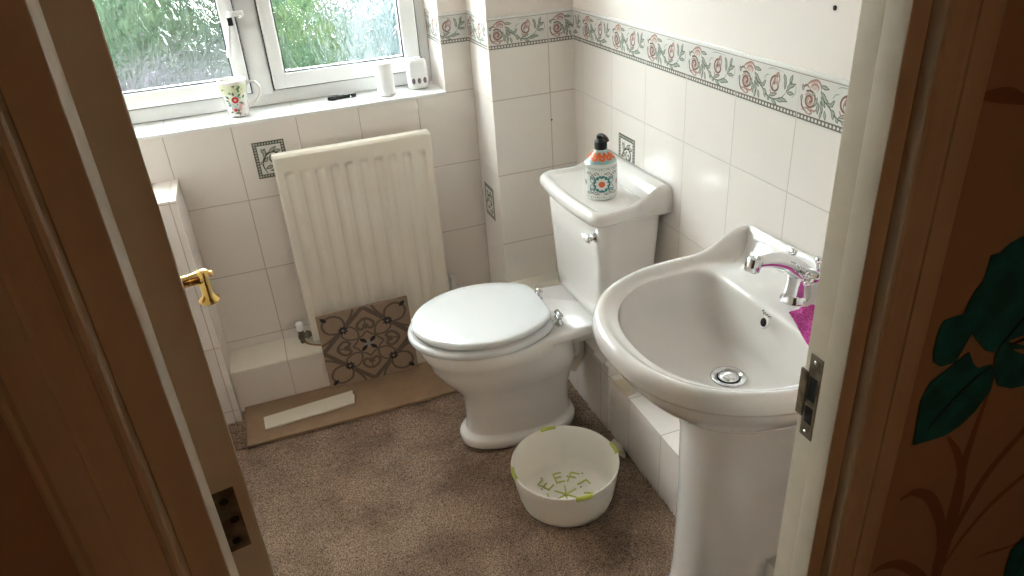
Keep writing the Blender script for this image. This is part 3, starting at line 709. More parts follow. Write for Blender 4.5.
for y in (TY+.070, TY-.092):
    b = MB(); b.lathe([(.013, 0), (.013, .006), (.008, .010), (.007, .034)], (-.298, y, .404), chrome, 16)
    b.tube([(-.298, y-.016, .440), (-.298, y+.016, .440)], .0080, chrome, 14); b.box((-.322, y-.010, .4285), (-.298, y+.010, .4320), chrome, 0)
    b.build('seat_hinge', toi)
# cistern body
b = MB()
cis = [(-.190, -.030, .162, .405, .03), (-.198, -.026, .170, .416, .035), (-.200, -.024, .174, .47, .035), (-.206, -.022, .187, .62, .035), (-.210, -.020, .197, .742, .035)]
b.loft([rr(a, c2, hw, z, r) for a, c2, hw, z, r in cis], ceramic); b.build('cistern', toi)
# cistern lid: plateau, rounded lip, upstand at the back with swept wings
def lid_ring(ins, z, wing=0.0, n=10):
    x0_, x1_, hw = -.238+ins, -.002-min(ins, .0), .205-ins
    r = max(.045-ins*.5, .008); pts = []
    F = [(x1_, TY+hw)]
    for i in range(1, 9): F.append((x1_+(x0_+r-x1_)*i/9, TY+hw-0.006*sin(pi*i/9)))
    for i in range(n+1): a = R(90+90*i/n); F.append((x0_+r+r*cos(a), TY+hw-r+r*sin(a)))
    for i in range(1, 12): 
        t = i/12; F.append((x0_-0.010*sin(pi*t), TY+(hw-r)*(1-2*t)))
    for i in range(n+1): a = R(180+90*i/n); F.append((x0_+r+r*cos(a), TY-hw+r+r*sin(a)))
    for i in range(8, 0, -1): F.append((x1_+(x0_+r-x1_)*i/9, TY-hw+0.006*sin(pi*i/9)))
    F.append((x1_, TY-hw))
    for i in range(1, 12): F.append((x1_, TY-hw*(1-2*i/12)))
    out = []
    for x, y in F:
        t = max(0, min(1, (x+.115)/.085)); t = t*t*(3-2*t)
        out.append((x, y, z+wing*t))
    return out
b = MB()
rings = [lid_ring(.020, .738), lid_ring(.006, .738), lid_ring(.001, .744), lid_ring(0, .756, .016), lid_ring(.003, .768, .030), lid_ring(.010, .7745, .038), lid_ring(.018, .7750, .040)]
# the plateau behind the lip: inside x is limited so the upstand keeps its thickness
def inner(ins, z, xb, n=10):
    q = lid_ring(ins, z); return [(min(x, xb), y, zz) for x, y, zz in q]
rings += [inner(.026, .7715, -.020), inner(.032, .767, -.034)]
def inn2(q): return q
lowc = inner(.040, .765, -.046); rings.append(lowc)
# ease the upstand: lift the points that sit on the back line
def lift(ring, xs, h): return [(x, y, z+h) if x >= xs-1e-6 else (x, y, z) for x, y, z in ring]
rings[-3] = [(x, y, z+.038*max(0, min(1, (x+.115)/.085))) for x, y, z in inner(.024, .773, -.014)]
rings[-2] = [(x, y, z+.020*max(0, min(1, (x+.10)/.07))) for x, y, z in inner(.032, .768, -.030)]
b.loft(rings, ceramic)
b.build('cistern_lid', toi, mods=[])
b = MB()
fy, fx, fz = -.788, -.2085, .695
b.lathe([(.013, 0), (.013, .004), (.008, .008), (.007, .022)], (fx, fy, fz), chrome, 18, (-1, 0, 0))
b.lathe([(.012, 0), (.013, .004), (.009, .010), (.003, .013)], (fx-.020, fy, fz), chrome, 18, (-1, 0, 0))
b.tube([(fx-.022, fy, fz), (fx-.023, fy+.014, fz), (fx-.024, fy+.026, fz)], [.0075, .0055, .0065], whitep, 12); b.ball((fx-.024, fy+.030, fz), .0068, chrome)
b.build('flush_lever', toi)
b = MB(); b.box((-.175, TY+.178, .672), (-.160, TY+.197, .700), steel, .002); b.build('side_bolt', toi)
b = MB(); b.tube(catmull([(-.205, -.612, .345), (-.200, -.606, .30), (-.182, -.602, .24), (-.184, -.594, .18), (-.206, -.588, .135)]), .0155, pipem, 14)
b.build('waste_pipe', toi)

# ------------------------------------------------------------------ wash basin on pedestal
BY = -1.430
bas = thing('washbasin', 'white ceramic pedestal washbasin beside the door with chrome mixer tap', 'washbasin', (-0.25, BY, 0))
NB = 120
def D_outline(xb, xf, hw, xc, rb, p_=2.25):
    """back straight at xb, sides to xc, then superellipse front to xf; resampled by angle about (cx, BY)"""
    P = []
    n = 60
    for i in range(n+1):
        a = pi/2 + pi*i/n; c_, s_ = cos(a), sin(a); k = (abs(c_)**p_+abs(s_)**p_)**(-1/p_)
        P.append((xc+(xc-xf)*c_*k, hw*s_*k))
    P += [(xc+(xb-rb-xc)*i/12, -hw) for i in range(1, 12)]
    for i in range(9): a = R(-90+90*i/8); P.append((xb-rb+rb*cos(a), -hw+rb+rb*sin(a)))
    P += [(xb, (-hw+rb)*(1-2*i/24)) for i in range(1, 24)]
    for i in range(9): a = R(0+90*i/8); P.append((xb-rb+rb*cos(a), hw-rb+rb*sin(a)))
    P += [(xb-rb+(xc-xb+rb)*i/12, hw) for i in range(1, 12)]
    return P
def resample(P, cx):
    A = [(math.atan2(y, x-cx) % (2*pi), x, y) for x, y in P]; A.sort(); ang = [a for a, _, _ in A]
    an = np.array([ang[-1]-2*pi]+ang+[ang[0]+2*pi]); X = np.array([A[-1][1]]+[q[1] for q in A]+[A[0][1]]); Y = np.array([A[-1][2]]+[q[2] for q in A]+[A[0][2]])
    t = np.arange(NB)*2*pi/NB; return np.stack([np.interp(t, an, X), np.interp(t, an, Y)], 1)
CX = -0.22
OUT = resample(D_outline(-0.001, -0.492, 0.265, -0.20, 0.02), CX)
def inset(P, d, keep_back=None):
    T = np.roll(P, -1, 0)-np.roll(P, 1, 0); n = np.stack([-T[:, 1], T[:, 0]], 1); n /= np.linalg.norm(n, axis=1)[:, None]
    Q = P+n*d; return Q
INB = resample(D_outline(-0.140, -0.437, 0.214, -0.24, 0.05, 2.25), CX-0.06)
def zr(x, y, base, amp):
    t = np.clip((x+0.150)/0.115, 0, 1); t = t*t*(3-2*t); return base+t*(amp+0.012*(1-np.abs(y)/0.265))
def ring(P, z): 
    z = np.full(NB, z) if np.isscalar(z) else z
    return [(float(P[i, 0]), float(BY+P[i, 1]), float(z[i])) for i in range(NB)]
def mixr(A, B_, t): return A*(1-t)+B_*t
low = resample(D_outline(-0.004, -0.33, 0.12, -0.19, 0.02), CX)
rings = [ring(mixr(low, OUT, 0.0), .600), ring(mixr(low, OUT, 0.10), .612), ring(mixr(low, OUT, .45), .656), ring(mixr(low, OUT, .74), .705), ring(mixr(low, OUT, .88), .738), ring(inset(OUT, .014), .757), ring(inset(OUT, .004), .760), ring(OUT, .768), ring(OUT, .782)]
O = OUT
crest = inset(O, .010); rings.append(ring(inset(O, .002), zr(O[:, 0], O[:, 1], .792, .030)))
rings.append(ring(inset(O, .008), zr(O[:, 0], O[:, 1], .800, .044)))
rings.append(ring(inset(O, .016), zr(O[:, 0], O[:, 1], .802, .044)))
rings.append(ring(inset(O, .024), zr(O[:, 0], O[:, 1], .799, .030)))
i34 = inset(O, .034)
rings.append(ring(i34, zr(O[:, 0], O[:, 1], .790, .010)))
i40 = inset(O, .042); rings.append(ring(mixr(i40, INB, .12), zr(O[:, 0], O[:, 1], .787, .001)))
rings.append(ring(mixr(i40, INB, .45), .7865)); rings.append(ring(mixr(i40, INB, .80), .7850)); rings.append(ring(mixr(i40, INB, .94), .7830)); rings.append(ring(INB, .777))
DR = np.array((-0.225, 0.0))
def shrink(P, f, c=DR): return c+(P-c)*f
for k in range(1, 15):
    t = k/14*pi/2; f = 0.10+0.90*cos(t)**0.62; rings.append(ring(shrink(INB, f, DR*min(1, k/8)+np.array((CX-.06, 0))*(1-min(1, k/8))), .777-.127*sin(t)**0.9))
b = MB(); b.loft(rings, ceramic); b.build('basin', bas, mods=[('sub', 1)])
# pedestal
b = MB()
def ped(xf, hw, z, xb=-.03):
    P = resample(D_outline(xb, xf, hw, -0.17, 0.02, 2.4), -0.17); return [(float(x), float(BY+y), z) for x, y in P]
b.loft([ped(-.318, .114, 0.0005), ped(-.318, .114, .020), ped(-.312, .109, .030), ped(-.309, .107, .12), ped(-.306, .104, .35), ped(-.310, .108, .52), ped(-.320, .118, .58), ped(-.330, .122, .612), ped(-.33, .12, .625)], ceramic)
b.build('pedestal', bas)
b = MB()   # waste
b.lathe([(.034, -.002), (.036, .001), (.034, .003), (.026, .0025), (.024, -.004), (.020, -.006)], (DR[0], BY, .652), chrome, 32)
b.lathe([(.020, 0), (.021, .003), (.014, .006), (.002, .007)], (DR[0], BY, .652), chrome, 28); b.lathe([(.0235, 0), (.0236, .0005)], (DR[0], BY, .6515), dark, 24)
b.build('waste', bas)
b = MB(); nrm = (-1, 0, .35)
ox, oz = -0.148, .762
b.lathe([(.0085, 0), (.0085, .006), (.010, .008), (.012, .0075), (.013, .005)], (ox-.001, BY, oz-.002), ceramic, 20, nrm, cap0=False, cap1=False); b.lathe([(.0088, .0), (.0088, .0062)], (ox-.001, BY, oz-.002), dark, 20, nrm)
b.build('overflow', bas)
b = MB()   # small illegible maker's signature printed above the overflow
T = frame(nrm); c0 = np.array((ox-.0075, BY+.003, oz+.0225))
sig = stroke([(-.014,.001),(-.010,.006),(-.008,-.002),(-.004,.003),(-.001,-.001),(.003,.003),(.006,-.001),(.010,.002),(.015,0)], .0016, blackp, 1, 4, False)
for pts, m, l in sig: b.add([tuple(np.array((-.1495-.0006+.20*v, BY-u, .7815+.98*v-.0035))) for u, v in pts], [tuple(range(len(pts)))], m, False)
b.build('maker_mark', bas)
# mixer tap
TX, TYY, TZ = -.070, BY+.013, .786
b = MB()
b.lathe([(.032, 0), (.032, .003), (.028, .007), (.0255, .020), (.0225, .040), (.0225, .056), (.020, .066), (.012, .074)], (TX, TYY, TZ), chrome, 32)
b.tube(catmull([(TX+.012, TYY, TZ+.050), (TX-.010, TYY, TZ+.070), (TX-.040, TYY, TZ+.092), (TX-.075, TYY, TZ+.104), (TX-.108, TYY, TZ+.108)]), [.021, .021, .0195, .017, .0150, .0135, .013], chrome, 20)
b.lathe([(.0135, 0), (.0155, .003), (.0155, .024), (.0125, .028)], (TX-.108, TYY, TZ+.117), chrome, 20, (-.35, 0, -1))
tap = b.build('mixer_tap', bas)
b = MB(); b.lathe([(.0155, 0), (.0165, .004), (.0165, .016), (.012, .022)], (TX, TYY, TZ+.055), chrome, 20, (.2, .9, .25)); subpart(b, 'tap_valve', tap)
for s_ in (1, -1):
    b = MB(); ax = np.array((.15, -.92, .30) if s_ < 0 else (-.45, .86, .28)); ax /= np.linalg.norm(ax); p0 = np.array((TX, TYY, TZ+.056))
    b.tube([p0+ax*.008, p0+ax*.024, p0+ax*.030, p0+ax*.038, p0+ax*.050, p0+ax*.058], [.012, .012, .0155, .0155, .011, .005], chrome, 20)
    q = p0+ax*.044
    dirs = [((-.12, 0, 1.0), .036), ((.85, 0, .55), .034), ((-.9, 0, -.35), .026)] if s_ < 0 else [((.62, -.22, .62), .034)]
    for d_, l_ in dirs:
        d_ = np.array(d_); d_ /= np.linalg.norm(d_); e_ = q+d_*l_; b.tube([q, q+(e_-q)*.5, e_], [.0060, .0038, .0045], chrome, 12); b.ball(tuple(e_), .0078, chrome, 16)
    subpart(b, 'tap_lever', tap)
# magenta cloth lying on the near corner of the basin deck
def cloth():
    n, m_ = 70, 56; vs = []; f = []
    for j in range(m_):
        for i in range(n):
            u, v = i/(n-1), j/(m_-1)
            A, B_, C_, D_ = np.array((-.128, -1.464)), np.array((-.056, -1.458)), np.array((-.172, -1.600)), np.array((-.056, -1.600))
            p_ = (A*(1-u)+C_*u)*(1-v)+(B_*(1-u)+D_*u)*v; x, y = p_
            z = .7945+.0022*sin(9*u+4*v)+.0012*sin(17*v+5*u)
            if x < -.135: z -= (-.135-x)*.35
            vs.append((x, y, z + .0022*rng.random()))
    F = [(j*n+i, j*n+i+1, (j+1)*n+i+1, (j+1)*n+i) for j in range(m_-1) for i in range(n-1)]
    b = MB(); b.add(vs, F, pinkc); o = b.build('face_cloth')
    s_ = o.modifiers.new('t', 'SOLIDIFY'); s_.thickness = .003; s_.offset = -1; q = o.modifiers.new('s', 'SUBSURF'); q.levels = q.render_levels = 1
    tag(o, 'magenta towelling face cloth lying on the washbasin beside the tap', 'cloth')
cloth()

# loose cut tiles on the low boxing
def piece(name, P, z0, z1, m, label, tilt=0):
    o = MB(); o.loft([[(x, y, z0) for x, y in P], [(x, y, z1) for x, y in P]], m, smooth=False)
    tag(o.build(name), label, 'tile piece')
piece('tile_offcut', [(-.170, -.815), (-.135, -.822), (-.128, -.885), (-.164, -.892)], .2125, .2255, cutedge, 'small bare beige tile offcut on the low white boxing under the washbasin edge')
piece('tile_offcut', [(-.178, -.700), (-.150, -.690), (-.146, -.745), (-.176, -.752)], .2465, .2545, MATS['white_sill_tile'], 'small white tile offcut on top of the boxing next to the toilet')
piece('tile_offcut', [(-.206, -.855), (-.176, -.835), (-.168, -.872), (-.178, -.915)], .001, .018, cutedge, 'broken beige tile scrap on the carpet behind the white plastic bowl')

# ------------------------------------------------------------------ soap dispenser on the cistern
sx_, sy_, sz_ = -.140, -.682, .7665
dis = thing('soap_dispenser', 'folk patterned glass soap bottle with black pump standing on the cistern lid', 'soap dispenser', (sx_, sy_, sz_))
bt_w = mat('bottle_white_print', (0.80, 0.80, 0.76), 0.3); bt_t = mat('bottle_teal_print', (0.02, 0.20, 0.19), 0.3); bt_l = mat('bottle_pale_blue_print', (0.33, 0.55, 0.56), 0.3)
bt_o = mat('bottle_orange_print', (0.75, 0.13, 0.03), 0.3); bt_k = mat('bottle_black_print', (0.03, 0.05, 0.06), 0.3); bt_y = mat('bottle_sand_print', (0.55, 0.50, 0.34), 0.3); bt_g = mat('bottle_grey_print', (0.33, 0.42, 0.42), 0.3)
b = MB(); RB = .0440
b.lathe([(.034, 0), (.040, .002), (RB, .008), (RB, .095)], (sx_, sy_, sz_), bt_w, 48, cap1=False)
b.lathe([(RB, .095), (.0452, .098), (.0452, .101), (.0425, .105)], (sx_, sy_, sz_), bt_w, 48, cap0=False, cap1=False)
b.lathe([(.0425, .105), (.036, .1155)], (sx_, sy_, sz_), bt_l, 48, cap0=False, cap1=False)
b.lathe([(.036, .1155), (.021, .130), (.0155, .135)], (sx_, sy_, sz_), bt_l, 48, cap0=False, cap1=False)
b.lathe([(.0155, .135), (.0150, .139)], (sx_, sy_, sz_), bt_w, 32, cap0=False)
fa = math.atan2(CAM[1]-sy_, CAM[0]-sx_)     # the printed rosette faces the doorway
def cyl(u, v, h): a = fa+.05+u/RB; r = RB+h; return (sx_+r*cos(a), sy_+r*sin(a), sz_+v)
D = []
D += disc(0, .050, .0245, bt_t, 3, 28); D += disc(0, .050, .015, bt_w, 5, 20)
for k in range(10): D += disc(.0150*cos(k*pi/5), .050+.0150*sin(k*pi/5), .0040, bt_w, 5, 10)
D += disc(0, .050, .0085, bt_o, 8, 18)
for k in range(16): D += disc(.0225*cos(k*pi/8), .050+.0225*sin(k*pi/8), .0016, bt_l, 5, 8)
for rep in range(-2, 3):
    ox_ = rep*.0535
    for sg in (-1, 1):
        D += stroke([(ox_+sg*.026, .050), (ox_+sg*.034, .060), (ox_+sg*.030, .072), (ox_+sg*.020, .080)], .002, bt_k, 2); D += stroke([(ox_+sg*.026, .050), (ox_+sg*.034, .040), (ox_+sg*.030, .026), (ox_+sg*.018, .020)], .002, bt_k, 2)
        D += leaf(ox_+sg*.024, .062, .014, .0035, pi/2-sg*.9, bt_l, bt_t, 2); D += leaf(ox_+sg*.024, .038, .014, .0035, -pi/2+sg*.9, bt_l, bt_t, 2)
        D += spiral(ox_+sg*.017, .078, .006, 1.1, 0, .0013, bt_k, 2); D += spiral(ox_+sg*.016, .022, .006, 1.1, 0, .0013, bt_k, 2)
        D += leaf(ox_+sg*.005, .077, .010, .0028, pi/2-sg*1.2, bt_y, bt_g, 2); D += leaf(ox_+sg*.005, .023, .010, .0028, -pi/2+sg*1.2, bt_y, bt_g, 2)
    if rep: D += disc(ox_, .050, .009, bt_l, 3, 14); D += disc(ox_, .050, .004, bt_o, 5, 10)
for k in range(44):
    u = -.130+k*.0059; D += disc(u, .090+.0012*sin(k*2.1), .0016, (bt_g, bt_k, bt_l)[k % 3], 3, 6); D += disc(u, .0115+.001*sin(k*1.7), .0015, (bt_g, bt_l, bt_k)[k % 3], 3, 6)
D += rect(-.133, .0935, .134, .0950, bt_g, 3)
def seg(pl, w=.006):   # keep flat pieces small enough to wrap the bottle
    out = []
    for p_, m, l in pl:
        xs_ = [q[0] for q in p_]; k0, k1 = math.floor(min(xs_)/w), math.ceil(max(xs_)/w)
        if k1-k0 <= 1: out.append((p_, m, l)); continue
        for k in range(k0, k1): out += clip([(p_, m, l)], k*w, (k+1)*w)
    return out
b.polys(seg(D), cyl)
bot = b.build('bottle', dis)
b = MB()   # orange flower band of the shoulder
def shd(u, v, h):
    t = v/.026; r = .0385*(1-t)+.018*t+.0010+h; a = fa+.1+u/.03; return (sx_+r*cos(a), sy_+r*sin(a), sz_+.1125+v*.78)
D = []
for k in range(9): D += disc(-.072+k*.018, .009, .0088, bt_o, 2, 12); D += disc(-.063+k*.018, .019, .0068, bt_o, 3, 10); D += disc(-.072+k*.018, .009, .0022, bt_y, 5, 8)
b.polys(seg(D, .003), shd); subpart(b, 'shoulder_print', bot)
b = MB()
b.lathe([(.0165, 0), (.0175, .002), (.0175, .021), (.0150, .024), (.008, .026), (.0065, .034)], (sx_, sy_, sz_+.137), blackp, 24)
b.lathe([(.0105, 0), (.012, .002), (.0115, .009), (.007, .013)], (sx_, sy_, sz_+.166), blackp, 20)
hd = np.array((.30, -.95, 0)); hd /= np.linalg.norm(hd); c3 = np.array((sx_, sy_, sz_+.173))
b.tube([c3-hd*.004, c3+hd*.014, c3+hd*.024+np.array((0, 0, -.004)), c3+hd*.029+np.array((0, 0, -.010))], [.007, .0062, .005, .004], blackp, 12)
b.build('pump', dis)

# ------------------------------------------------------------------ white bowl with lime clips and letters
wx, wy = -.405, -.985
bw = thing('plastic_bowl', 'round white plastic bowl with lime green rim clips standing on the carpet', 'bowl', (wx, wy, 0))
b = MB()
prof = [(.105, .0005), (.118, .003), (.128, .012), (.134, .03), (.143, .08), (.149, .128), (.1510, .134), (.1495, .136), (.1460, .134), (.1400, .08), (.1310, .03), (.1250, .014), (.1150, .008), (.060, .007), (.0, .007)]
b.lathe(prof[:-1], (wx, wy, 0), bowlp, 72)
b.build('bowl_body', bw)
def P2(r, a, z): return (wx+r*cos(a), wy+r*sin(a), z)
va = math.atan2(CAM[1]-wy, CAM[0]-wx)
for k, a0 in enumerate((va+.32, va+.32+pi/2, va+.32+pi, va+.32+3*pi/2)):
    b = MB(); rings = []
    for i in range(13):
        a = a0-.155+.31*i/12; e_ = 1.0 if 0 < i < 12 else .6
        rings.append([P2(r, a, z) for r, z in ((.1455, .1370), (.1490, .1380+.0008*e_), (.1528, .1368), (.1535, .133), (.1530, .130-.004*e_), (.1515, .129-.004*e_), (.1500, .1315), (.1445, .132-.002*e_), (.1440, .134))])
    b.loft(rings, greenp); b.build('rim_clip', bw)
b = MB()   # slot in the side wall: light showing through it painted as a near-white oval
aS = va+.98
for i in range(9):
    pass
b.polys(seg([([(.020*cos(t)*1.0, .052+.009*sin(t)) for t in [2*pi*i/20 for i in range(20)]], mat('painted_slot_light', (0.95, 0.95, 0.94), 0.3), 1)], .006),
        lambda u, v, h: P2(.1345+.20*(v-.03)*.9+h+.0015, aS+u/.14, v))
b.build('side_slot_light', bw)
def glyph(ch):
    w = .0042; H = .042; W_ = .027; r_ = []
    if ch in 'EF': r_ += rect(0, 0, w, H, greenp, 0)+rect(0, H-w, W_, H, greenp, 0)+rect(0, H*.48, W_*.8, H*.48+w, greenp, 0)
    if ch == 'E': r_ += rect(0, 0, W_, w, greenp, 0)
    if ch == 'L': r_ += rect(0, 0, w, H, greenp, 0)+rect(0, 0, W_, w, greenp, 0)
    if ch == 'r': r_ += rect(0, 0, w, H*.8, greenp, 0)+rect(0, H*.8-w, W_*.8, H*.8, greenp, 0)
    return r_
fa2 = va+pi
for k, (ch, off) in enumerate((('E', .98), ('E', .30), ('F', -.32), ('r', -.95), ('E', 1.75), ('F', -1.7))):
    a = fa2+off; ra, ta = (cos(a), sin(a)), (-sin(a), cos(a))
    b = MB()
    for pts, m, l in glyph(ch):
        q = [(wx+ra[0]*(.050+v)-ta[0]*(u-.0135), wy+ra[1]*(.050+v)-ta[1]*(u-.0135)) for u, v in pts]
        b.loft([[(x, y, .0072) for x, y in q], [(x, y, .0095) for x, y in q]], greenp, smooth=False)
    b.build('embossed_letter', bw)
b = MB()
for k in range(6):
    a = fa2+.1+k*pi/3; b.loft([[(wx+.004*cos(a+pi/2)*s1+d_*cos(a), wy+.004*sin(a+pi/2)*s1+d_*sin(a), z) for s1, d_ in ((-.5, .004), (-.5, .036), (.5, .036), (.5, .004))] for z in (.0072, .0092)], greenp, smooth=False)
b.lathe([(.008, 0), (.008, .0024)], (wx, wy, .0072), greenp, 12); b.build('star_emblem', bw)
b = MB()
for k in range(14):
    a = k*.449+.2; r_ = (.052, .098, .074)[k % 3]; b = MB(); b.lathe([(.0028, 0), (.0028, .0008)], (wx+r_*cos(a), wy+r_*sin(a), .0072), mat('bowl_hole', (0.25, 0.24, 0.12), .6) if k == 0 else MATS['bowl_hole'], 8); b.build('drain_hole', bw)

# ------------------------------------------------------------------ things on the window sill
SZ = 0.9555
mug = thing('mug', 'white china mug with red flower print at the left of the window sill', 'mug', (-1.052, .085, SZ))
mx_, my_ = -1.052, .085
b = MB()
b.lathe([(.024, .0008), (.029, .002), (.032, .010), (.0365, .06), (.0445, .112), (.0455, .114), (.0435, .1145), (.0350, .065), (.0305, .014), (.020, .010)], (mx_, my_, SZ), ceramic, 44)
body = b.build('mug_body', mug)
def mg(u, v, h): r = .0320+(v-.010)*.118+h+.0005+(0.0008 if v > .02 else 0); a = R(-100)+u/.038; return (mx_+r*cos(a), my_+r*sin(a), SZ+v)
mg_g = mat('mug_green_glaze', (0.62, 0.68, 0.45), 0.2); mg_d = mat('mug_dark_leaf_glaze', (0.14, 0.22, 0.13), 0.2); mg_r = mat('mug_red_glaze', (0.60, 0.05, 0.05), 0.2); mg_p = mat('mug_pink_glaze', (0.72, 0.42, 0.38), 0.2); mg_b = mat('mug_blue_glaze', (0.55, 0.68, 0.66), 0.2)
D = rect(-.040, .075, .045, .104, mg_g, 1)+rect(-.030, .050, .040, .075, mat('mug_pale_glaze', (0.74, 0.78, 0.66), .2), 1)
D += disc(.004, .058, .0105, mg_r, 4)+disc(.004, .058, .004, mg_p, 6)+disc(.014, .030, .006, mg_p, 4)+disc(-.002, .026, .0055, mg_r, 4)+disc(.018, .040, .005, mg_p, 4)+disc(-.018, .042, .008, mg_b, 3)+disc(-.006, .038, .007, mg_b, 3)+disc(.006, .016, .004, mg_d, 3)
for (x, y, a, l) in [(-.012, .062, 2.4, .016), (-.014, .055, 3.0, .014), (.012, .066, .8, .016), (.002, .070, 1.6, .014), (.014, .050, -.4, .016), (-.010, .046, 3.8, .014), (.004, .030, -1.0, .012), (-.010, .022, 3.5, .014), (.012, .090, .4, .012), (.026, .060, 1.0, .014)]:
    D += leaf(x, y, l, .0034, a, mg_d, mg_d, 3)
for k in range(26):
    x_, y_ = -.026+.052*rng.random(), .012+.062*rng.random(); D += leaf(x_, y_, .009, .0022, 6.28*rng.random(), (mg_d, mg_b, mg_p, mg_d)[k % 4], (mg_d, mg_d, mg_r, mg_b)[k % 4], 2)
for x_, y_ in ((.002, .100), (.024, .093), (-.024, .095), (-.010, .084), (.018, .080)): D += leaf(x_, y_, .010, .003, x_*90, mg_d, mg_d, 3)+disc(x_+.004, y_-.004, .0028, mg_p, 3)
b = MB(); b.polys(seg(D, .008), mg); subpart(b, 'flower_print', body)
b = MB(); ha = R(-12); H = [(.0405, .096), (.054, .104), (.072, .099), (.081, .080), (.074, .056), (.054, .036), (.0350, .030)]
b.tube(catmull([(mx_+r*cos(ha), my_+r*sin(ha), SZ+z) for r, z in H]), .0042, ceramic, 12); b.build('handle', mug)

o = MB(); kx, ky = -.718, .110    # folded black travel razor / clip
o.box((kx-.048, ky-.008, SZ+.001), (kx+.048, ky+.010, SZ+.013), blackp, .004); o.box((kx-.040, ky-.014, SZ+.001), (kx-.020, ky-.004, SZ+.008), blackp, .002)
clp = o.build('folding_clip'); clp.rotation_euler = (0, 0, 0); tag(clp, 'small black folded clip with silver strip lying on the window sill', 'clip')
o = MB(); o.box((kx-.012, ky-.007, SZ+.0135), (kx+.044, ky-.001, SZ+.0150), chrome, .0006); o.ball((kx+.028, ky-.010, SZ+.005), .004, chrome, 10)
subpart(o, 'silver_strip', clp)

o = MB(); tx, ty = -.571, .070
o.lathe([(.0265, .0008), (.0285, .003), (.0290, .010), (.0290, .102), (.0275, .107), (.022, .109), (.010, .1085), (.0095, .100), (.0, .100)][:-1], (tx, ty, SZ), whitep, 36)
tub = o.build('plastic_tube'); tag(tub, 'tall plain white cylinder standing upright on the window sill', 'cylinder')
o = MB(); o.lathe([(.0150, 0), (.0150, .0012)], (tx, ty, SZ+.1084), mat('brown_opening', (.12, .07, .05), .6), 20); subpart(o, 'top_opening', tub)

# rounded white air freshener with slots
ax_, ay_, hw_, hd_, hz = -.453, .105, .034, .026, .103
def rbox(z, ins, n=7, r=.017):
    out = []; a_, c_ = hw_-ins, hd_-ins; rr_ = max(r-ins*.3, .004)
    for cx, cy, s0 in ((a_-rr_, c_-rr_, 0), (-a_+rr_, c_-rr_, 90), (-a_+rr_, -c_+rr_, 180), (a_-rr_, -c_+rr_, 270)):
        for i in range(n+1): t = R(s0+90*i/n); out.append((ax_+cx+rr_*cos(t), ay_+cy+rr_*sin(t), SZ+z))
    return out
o = MB(); o.loft([rbox(.001, .004), rbox(.004, .001), rbox(.010, 0), rbox(.086, 0), rbox(.096, .003), rbox(.101, .008), rbox(hz, .015)], whitep)
fr = o.build('air_freshener'); tag(fr, 'rounded white plastic air freshener with grey holes in the right corner of the sill', 'air freshener')
for k in (-1, 0, 1):
    o = MB(); o.lathe([(.0062, 0), (.0062, .0006)], (ax_+k*.020, ay_-hd_-.0003, SZ+.029), greyp, 16, (0, -1, 0), xs=1.0, ys=1.6); subpart(o, 'vent_slot', fr)
    o = MB(); o.lathe([(.0052, 0), (.0052, .0012)], (ax_+k*.019, ay_-.013, SZ+hz-.0006), blackp, 14); subpart(o, 'vent_hole', fr)
o = MB(); o.box((ax_+.0338, ay_-.012, SZ+.012), (ax_+.0344, ay_+.012, SZ+.050), pinkp, 0); subpart(o, 'pink_panel', fr)

# wall plug holes
o = MB(); o.lathe([(.0045, 0), (.0045, .0006)], (-.0005, -1.336, 1.320), dark, 12, (-1, 0, 0)); o.lathe([(.0028, 0), (.0028, .0006)], (-.0882+.002, -.2055, .860), dark, 10, (0, -1, 0)); o.build('trim_19', kind='structure')

# ------------------------------------------------------------------ hall pendant lamp (behind the viewpoint)
lp = thing('pendant_lamp', 'round hall pendant lamp behind the viewpoint', 'lamp', (-0.55, -3.75, 2.0))
b = MB(); b.lathe([(.003, 0), (.003, .26)], (-.55, -3.75, 2.09), whitep, 8); b.lathe([(.05, 0), (.05, .012), (.02, .02)], (-.55, -3.75, 2.328), whitep, 20); b.build('cord', lp)
b = MB(); b.lathe([(.09, .14), (.14, .0), (.138, .0), (.088, .14)], (-.55, -3.75, 2.0), mat('shade_fabric', (.75, .6, .4), .8), 32, cap0=False, cap1=False); b.build('lamp_shade', lp)

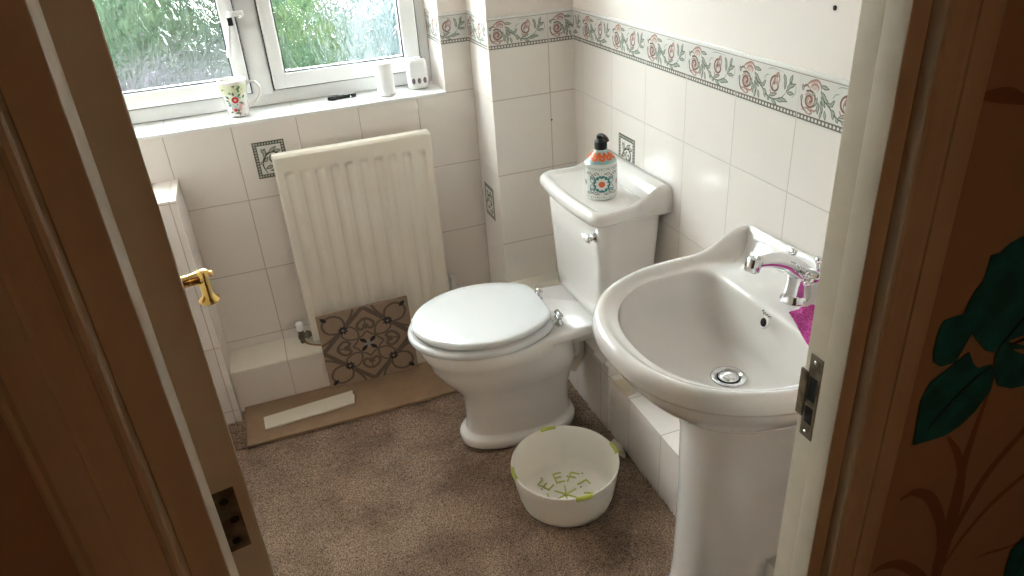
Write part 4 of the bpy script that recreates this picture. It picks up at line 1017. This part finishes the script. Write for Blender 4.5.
# ------------------------------------------------------------------ garden beyond the window
gr = mat('garden_gravel', (0.028, 0.028, 0.032), 0.95, spec=0.1, noise=(6, 0.9, (0.012, 0.015, 0.016)))
b = MB(); b.box((-9, .30, -.55), (7, 20, -.45), gr); b.build('ground_outside', kind='structure')
grs = mat('lawn_green', (0.10, 0.24, 0.05), .9, noise=(9, .8, (0.05, 0.13, 0.03)))
def foliage(name, c, r, n, cols, label, cat, group=None, size=.10):
    b = MB(); ms = [mat(name+'_leaf', q, .7, spec=.08) if name+'_leaf' not in MATS or True else None for q in cols]
    for k in range(n):
        v = rng.normal(size=3); v /= np.linalg.norm(v); rr_ = rng.uniform(.72, 1.0); p_ = np.array(c)+v*np.array(r)*rr_
        if p_[2] < -.44: p_[2] = -.44+rng.random()*.1
        a = rng.normal(size=3); a /= np.linalg.norm(a); q = np.cross(v+.6*a, a); q /= np.linalg.norm(q)+1e-9; s_ = size*rng.uniform(.5, 1.2)
        b.add([p_-a*s_, p_+q*s_*.35, p_+a*s_, p_-q*s_*.35], [(0, 1, 2, 3)], ms[int(rng.integers(len(ms)))], False)
    n_ = 14; rg = [[(c[0]+.78*r[0]*sin(pi*i/8)*cos(2*pi*j/n_), c[1]+.78*r[1]*sin(pi*i/8)*sin(2*pi*j/n_), max(-.449, c[2]-.78*r[2]*cos(pi*i/8))) for j in range(n_)] for i in range(1, 8)]
    b.loft(rg, ms[2])
    o = b.build(name); tag(o, label, cat, group)
G1 = [(0.016, 0.042, 0.020), (0.032, 0.062, 0.030), (0.003, 0.010, 0.007), (0.065, 0.088, 0.050)]
foliage('hedge', (-2.78, 5.3, .95), (1.80, .85, 1.9), 7500, G1, 'long green hedge seen through the left window pane', 'hedge', size=.14)
foliage('garden_shrub', (-.55, 4.5, .45), (.42, .6, 1.25), 2200, [(0.024, 0.046, 0.018), (0.056, 0.070, 0.026), (0.004, 0.012, 0.008), (0.013, 0.034, 0.024)], 'yellow green leafy shrub behind the left half of the right window pane', 'shrub', size=.12)
foliage('garden_shrub', (.95, 5.1, .25), (.55, .3, 1.0), 620, [(0.005, 0.016, 0.016), (0.012, 0.032, 0.032), (0.03, 0.05, 0.05)], 'dark blue green shrub behind the right edge of the right window pane', 'shrub', size=.12)
foliage('flower_bush', (-1.60, 3.75, -.02), (.62, .36, .66), 2600, [(0.012, 0.020, 0.018), (0.090, 0.052, 0.078), (0.045, 0.048, 0.052), (0.070, 0.062, 0.072), (0.02, 0.03, 0.02)], 'low pink flowering bush behind the bottom of the left window pane', 'bush', size=.07)
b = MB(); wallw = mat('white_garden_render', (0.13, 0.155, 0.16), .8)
b.box((.15, 5.9, -.46), (6.0, 6.1, 1.45), wallw); b.box((.11, 5.86, 1.45), (6.04, 6.14, 1.51), mat('coping_stone', (.12, .13, .13), .9)); tag(b.build('garden_wall'), 'pale rendered garden wall glimpsed through the right side of the right window pane', 'garden wall')

for o in sc.objects:
    if '_o' in o: del o['_o']
